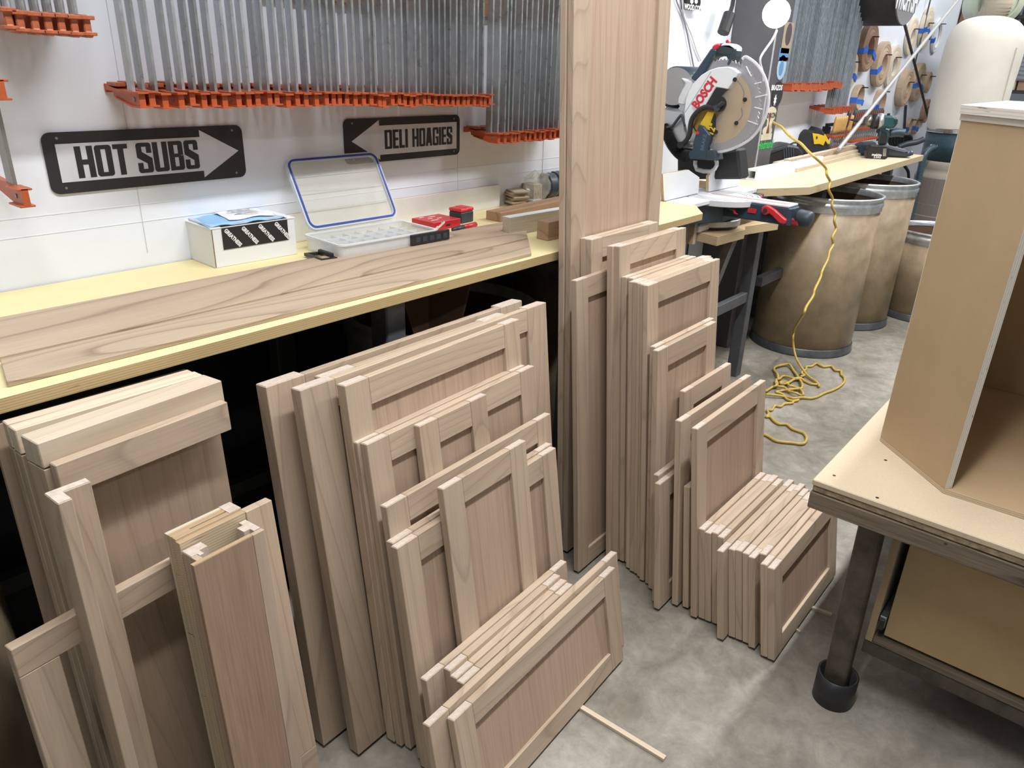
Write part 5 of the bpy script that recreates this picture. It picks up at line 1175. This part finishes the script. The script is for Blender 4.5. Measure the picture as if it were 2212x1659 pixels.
# storage rack at the far right
RY = PX(2168, 150, 7.6).y
t = thing('storage_rack', 'dark metal rack with grille and wood scraps behind the filter bag at the right edge', 'rack', (7.6, RY, 0))
for x, y in ((0, 0), (0, -1.0), (.5, 0), (.5, -1.0)): obj('upright', BX((x, y, 0), (x + .05, y + .05, 2.6)), BLACKM, t)
for z in (1.05, 1.35, 1.90, 2.30): obj('shelf', BX((.0, -1.0, z), (.55, .0, z + .025)), BLACKM if z > 1.2 else PLYZ, t)
gr = obj('grille', BX((-.006, -.95, 1.45), (-.001, -.05, 1.80)), plain('grille_grey', (.22, .25, .30), .5), t)
for k in range(11): obj('grille_bar', BX((-.012, -.95, 1.46 + k * .032), (-.0065, -.05, 1.470 + k * .032)), STEELE, gr)
sc_ = random.Random(11)
for i in range(12):
    y = -.05 - i * .075; h_ = sc_.uniform(.12, .26)
    tag(obj('wood_scrap', BX((7.62, RY + y - .06, 1.3755), (7.62 + sc_.uniform(.2, .4), RY + y, 1.3755 + .04 + .5 * (h_ - .1)), .002), (W_L, W_RED, YELP, WHITE)[i % 4 if i % 5 else 0]), nth(i + 1) + ' wood scrap from the left on the rack shelf behind the filter bag', 'scrap', 'scraps on the rack shelf')
for i in range(8):
    y = -.08 - i * .11
    tag(obj('wood_scrap', BX((7.62, RY + y - .09, 1.0755), (7.62 + sc_.uniform(.2, .4), RY + y, 1.0755 + sc_.uniform(.08, .24)), .002), (W_L, PLYX, CARDB, YELP)[i % 4]), nth(i + 1) + ' wood offcut from the left on the lower rack shelf', 'scrap', 'offcuts on the lower rack shelf')

# ================================================================== YELLOW CORD
cords = [(1668, 262), (1676, 268), (1688, 274), (1700, 288), (1714, 300), (1730, 310), (1745, 326), (1758, 338), (1773, 352)]
pts = []
for (x, y), yy in zip(cords, (1.60, 1.55, 1.50, 1.45, 1.40, 1.34, 1.28, 1.22, 1.20)): pts.append(PY(x, y, yy))
pts[-1] = PY(1783, 362, 1.195)
for (x, y) in ((1786, 378), (1793, 392), (1790, 410), (1798, 428), (1797, 446), (1804, 462), (1802, 478), (1806, 494), (1798, 512), (1800, 528), (1792, 543), (1788, 560), (1776, 585), (1772, 600), (1760, 625), (1756, 640), (1742, 662), (1735, 680)):
    pts.append(PY(x, y, 1.19 - .0005 * (y - 362)))
fl_ = lambda x, y: (1620 + x * .16878, 700 + y * .16878)
def F_(x, y, z=.008): return PZ(*fl_(x, y), z)
pts += [F_(575, 60, .20), F_(550, 180, .14), F_(560, 300, .09), F_(590, 430, .05), F_(650, 540, .03), F_(740, 660, .012), F_(860, 750, .010), F_(885, 800, .010)]
t = thing('extension_cord', 'kinked yellow extension cord running from the column down to a tangle on the floor', 'cord')
obj('hanging_run', tube(pts, .0062, 8), YEL, t, True)
runs = [
 [(870, 775), (780, 765), (700, 730), (640, 690), (560, 695), (430, 665), (380, 700), (330, 720), (350, 790), (440, 810), (500, 860), (590, 885), (660, 915), (680, 890), (640, 830), (560, 800), (500, 785), (460, 740), (380, 745)],
 [(380, 760), (470, 760), (560, 710), (620, 690), (560, 600), (510, 520), (460, 515), (380, 530), (320, 550), (310, 590), (350, 640), (360, 700)],
 [(200, 860), (280, 810), (330, 790), (350, 760), (330, 710)],
 [(620, 690), (665, 760), (660, 820), (580, 830), (500, 840), (420, 850), (330, 870)],
 [(200, 900), (330, 910), (450, 930), (560, 950), (660, 940), (780, 950), (860, 930), (950, 885), (1050, 850), (1130, 810), (1180, 770), (1210, 730), (1205, 680), (1170, 650), (1160, 600), (1090, 590), (1040, 540), (940, 545), (850, 505), (790, 540), (725, 545), (715, 580), (660, 625), (700, 655), (650, 670)],
 [(330, 870), (420, 900), (470, 960), (560, 985), (620, 970), (560, 980), (540, 1010), (440, 1020), (390, 1055), (320, 1045), (280, 1100), (220, 1100), (240, 1150), (210, 1185), (260, 1190), (320, 1250), (380, 1280), (470, 1285), (540, 1340), (620, 1370), (690, 1400), (725, 1460), (700, 1520), (640, 1535), (540, 1520), (420, 1510), (320, 1490), (240, 1440), (170, 1410), (90, 1400), (20, 1420)]]
for i, r_ in enumerate(runs):
    obj('floor_run', tube([F_(x, y, .0075 + (.010 * abs(math.sin(j * 1.3 + i)) if (x < 700 and y < 960) else .0)) for j, (x, y) in enumerate(r_)], .0064, 8, k=5), YEL, t, True)
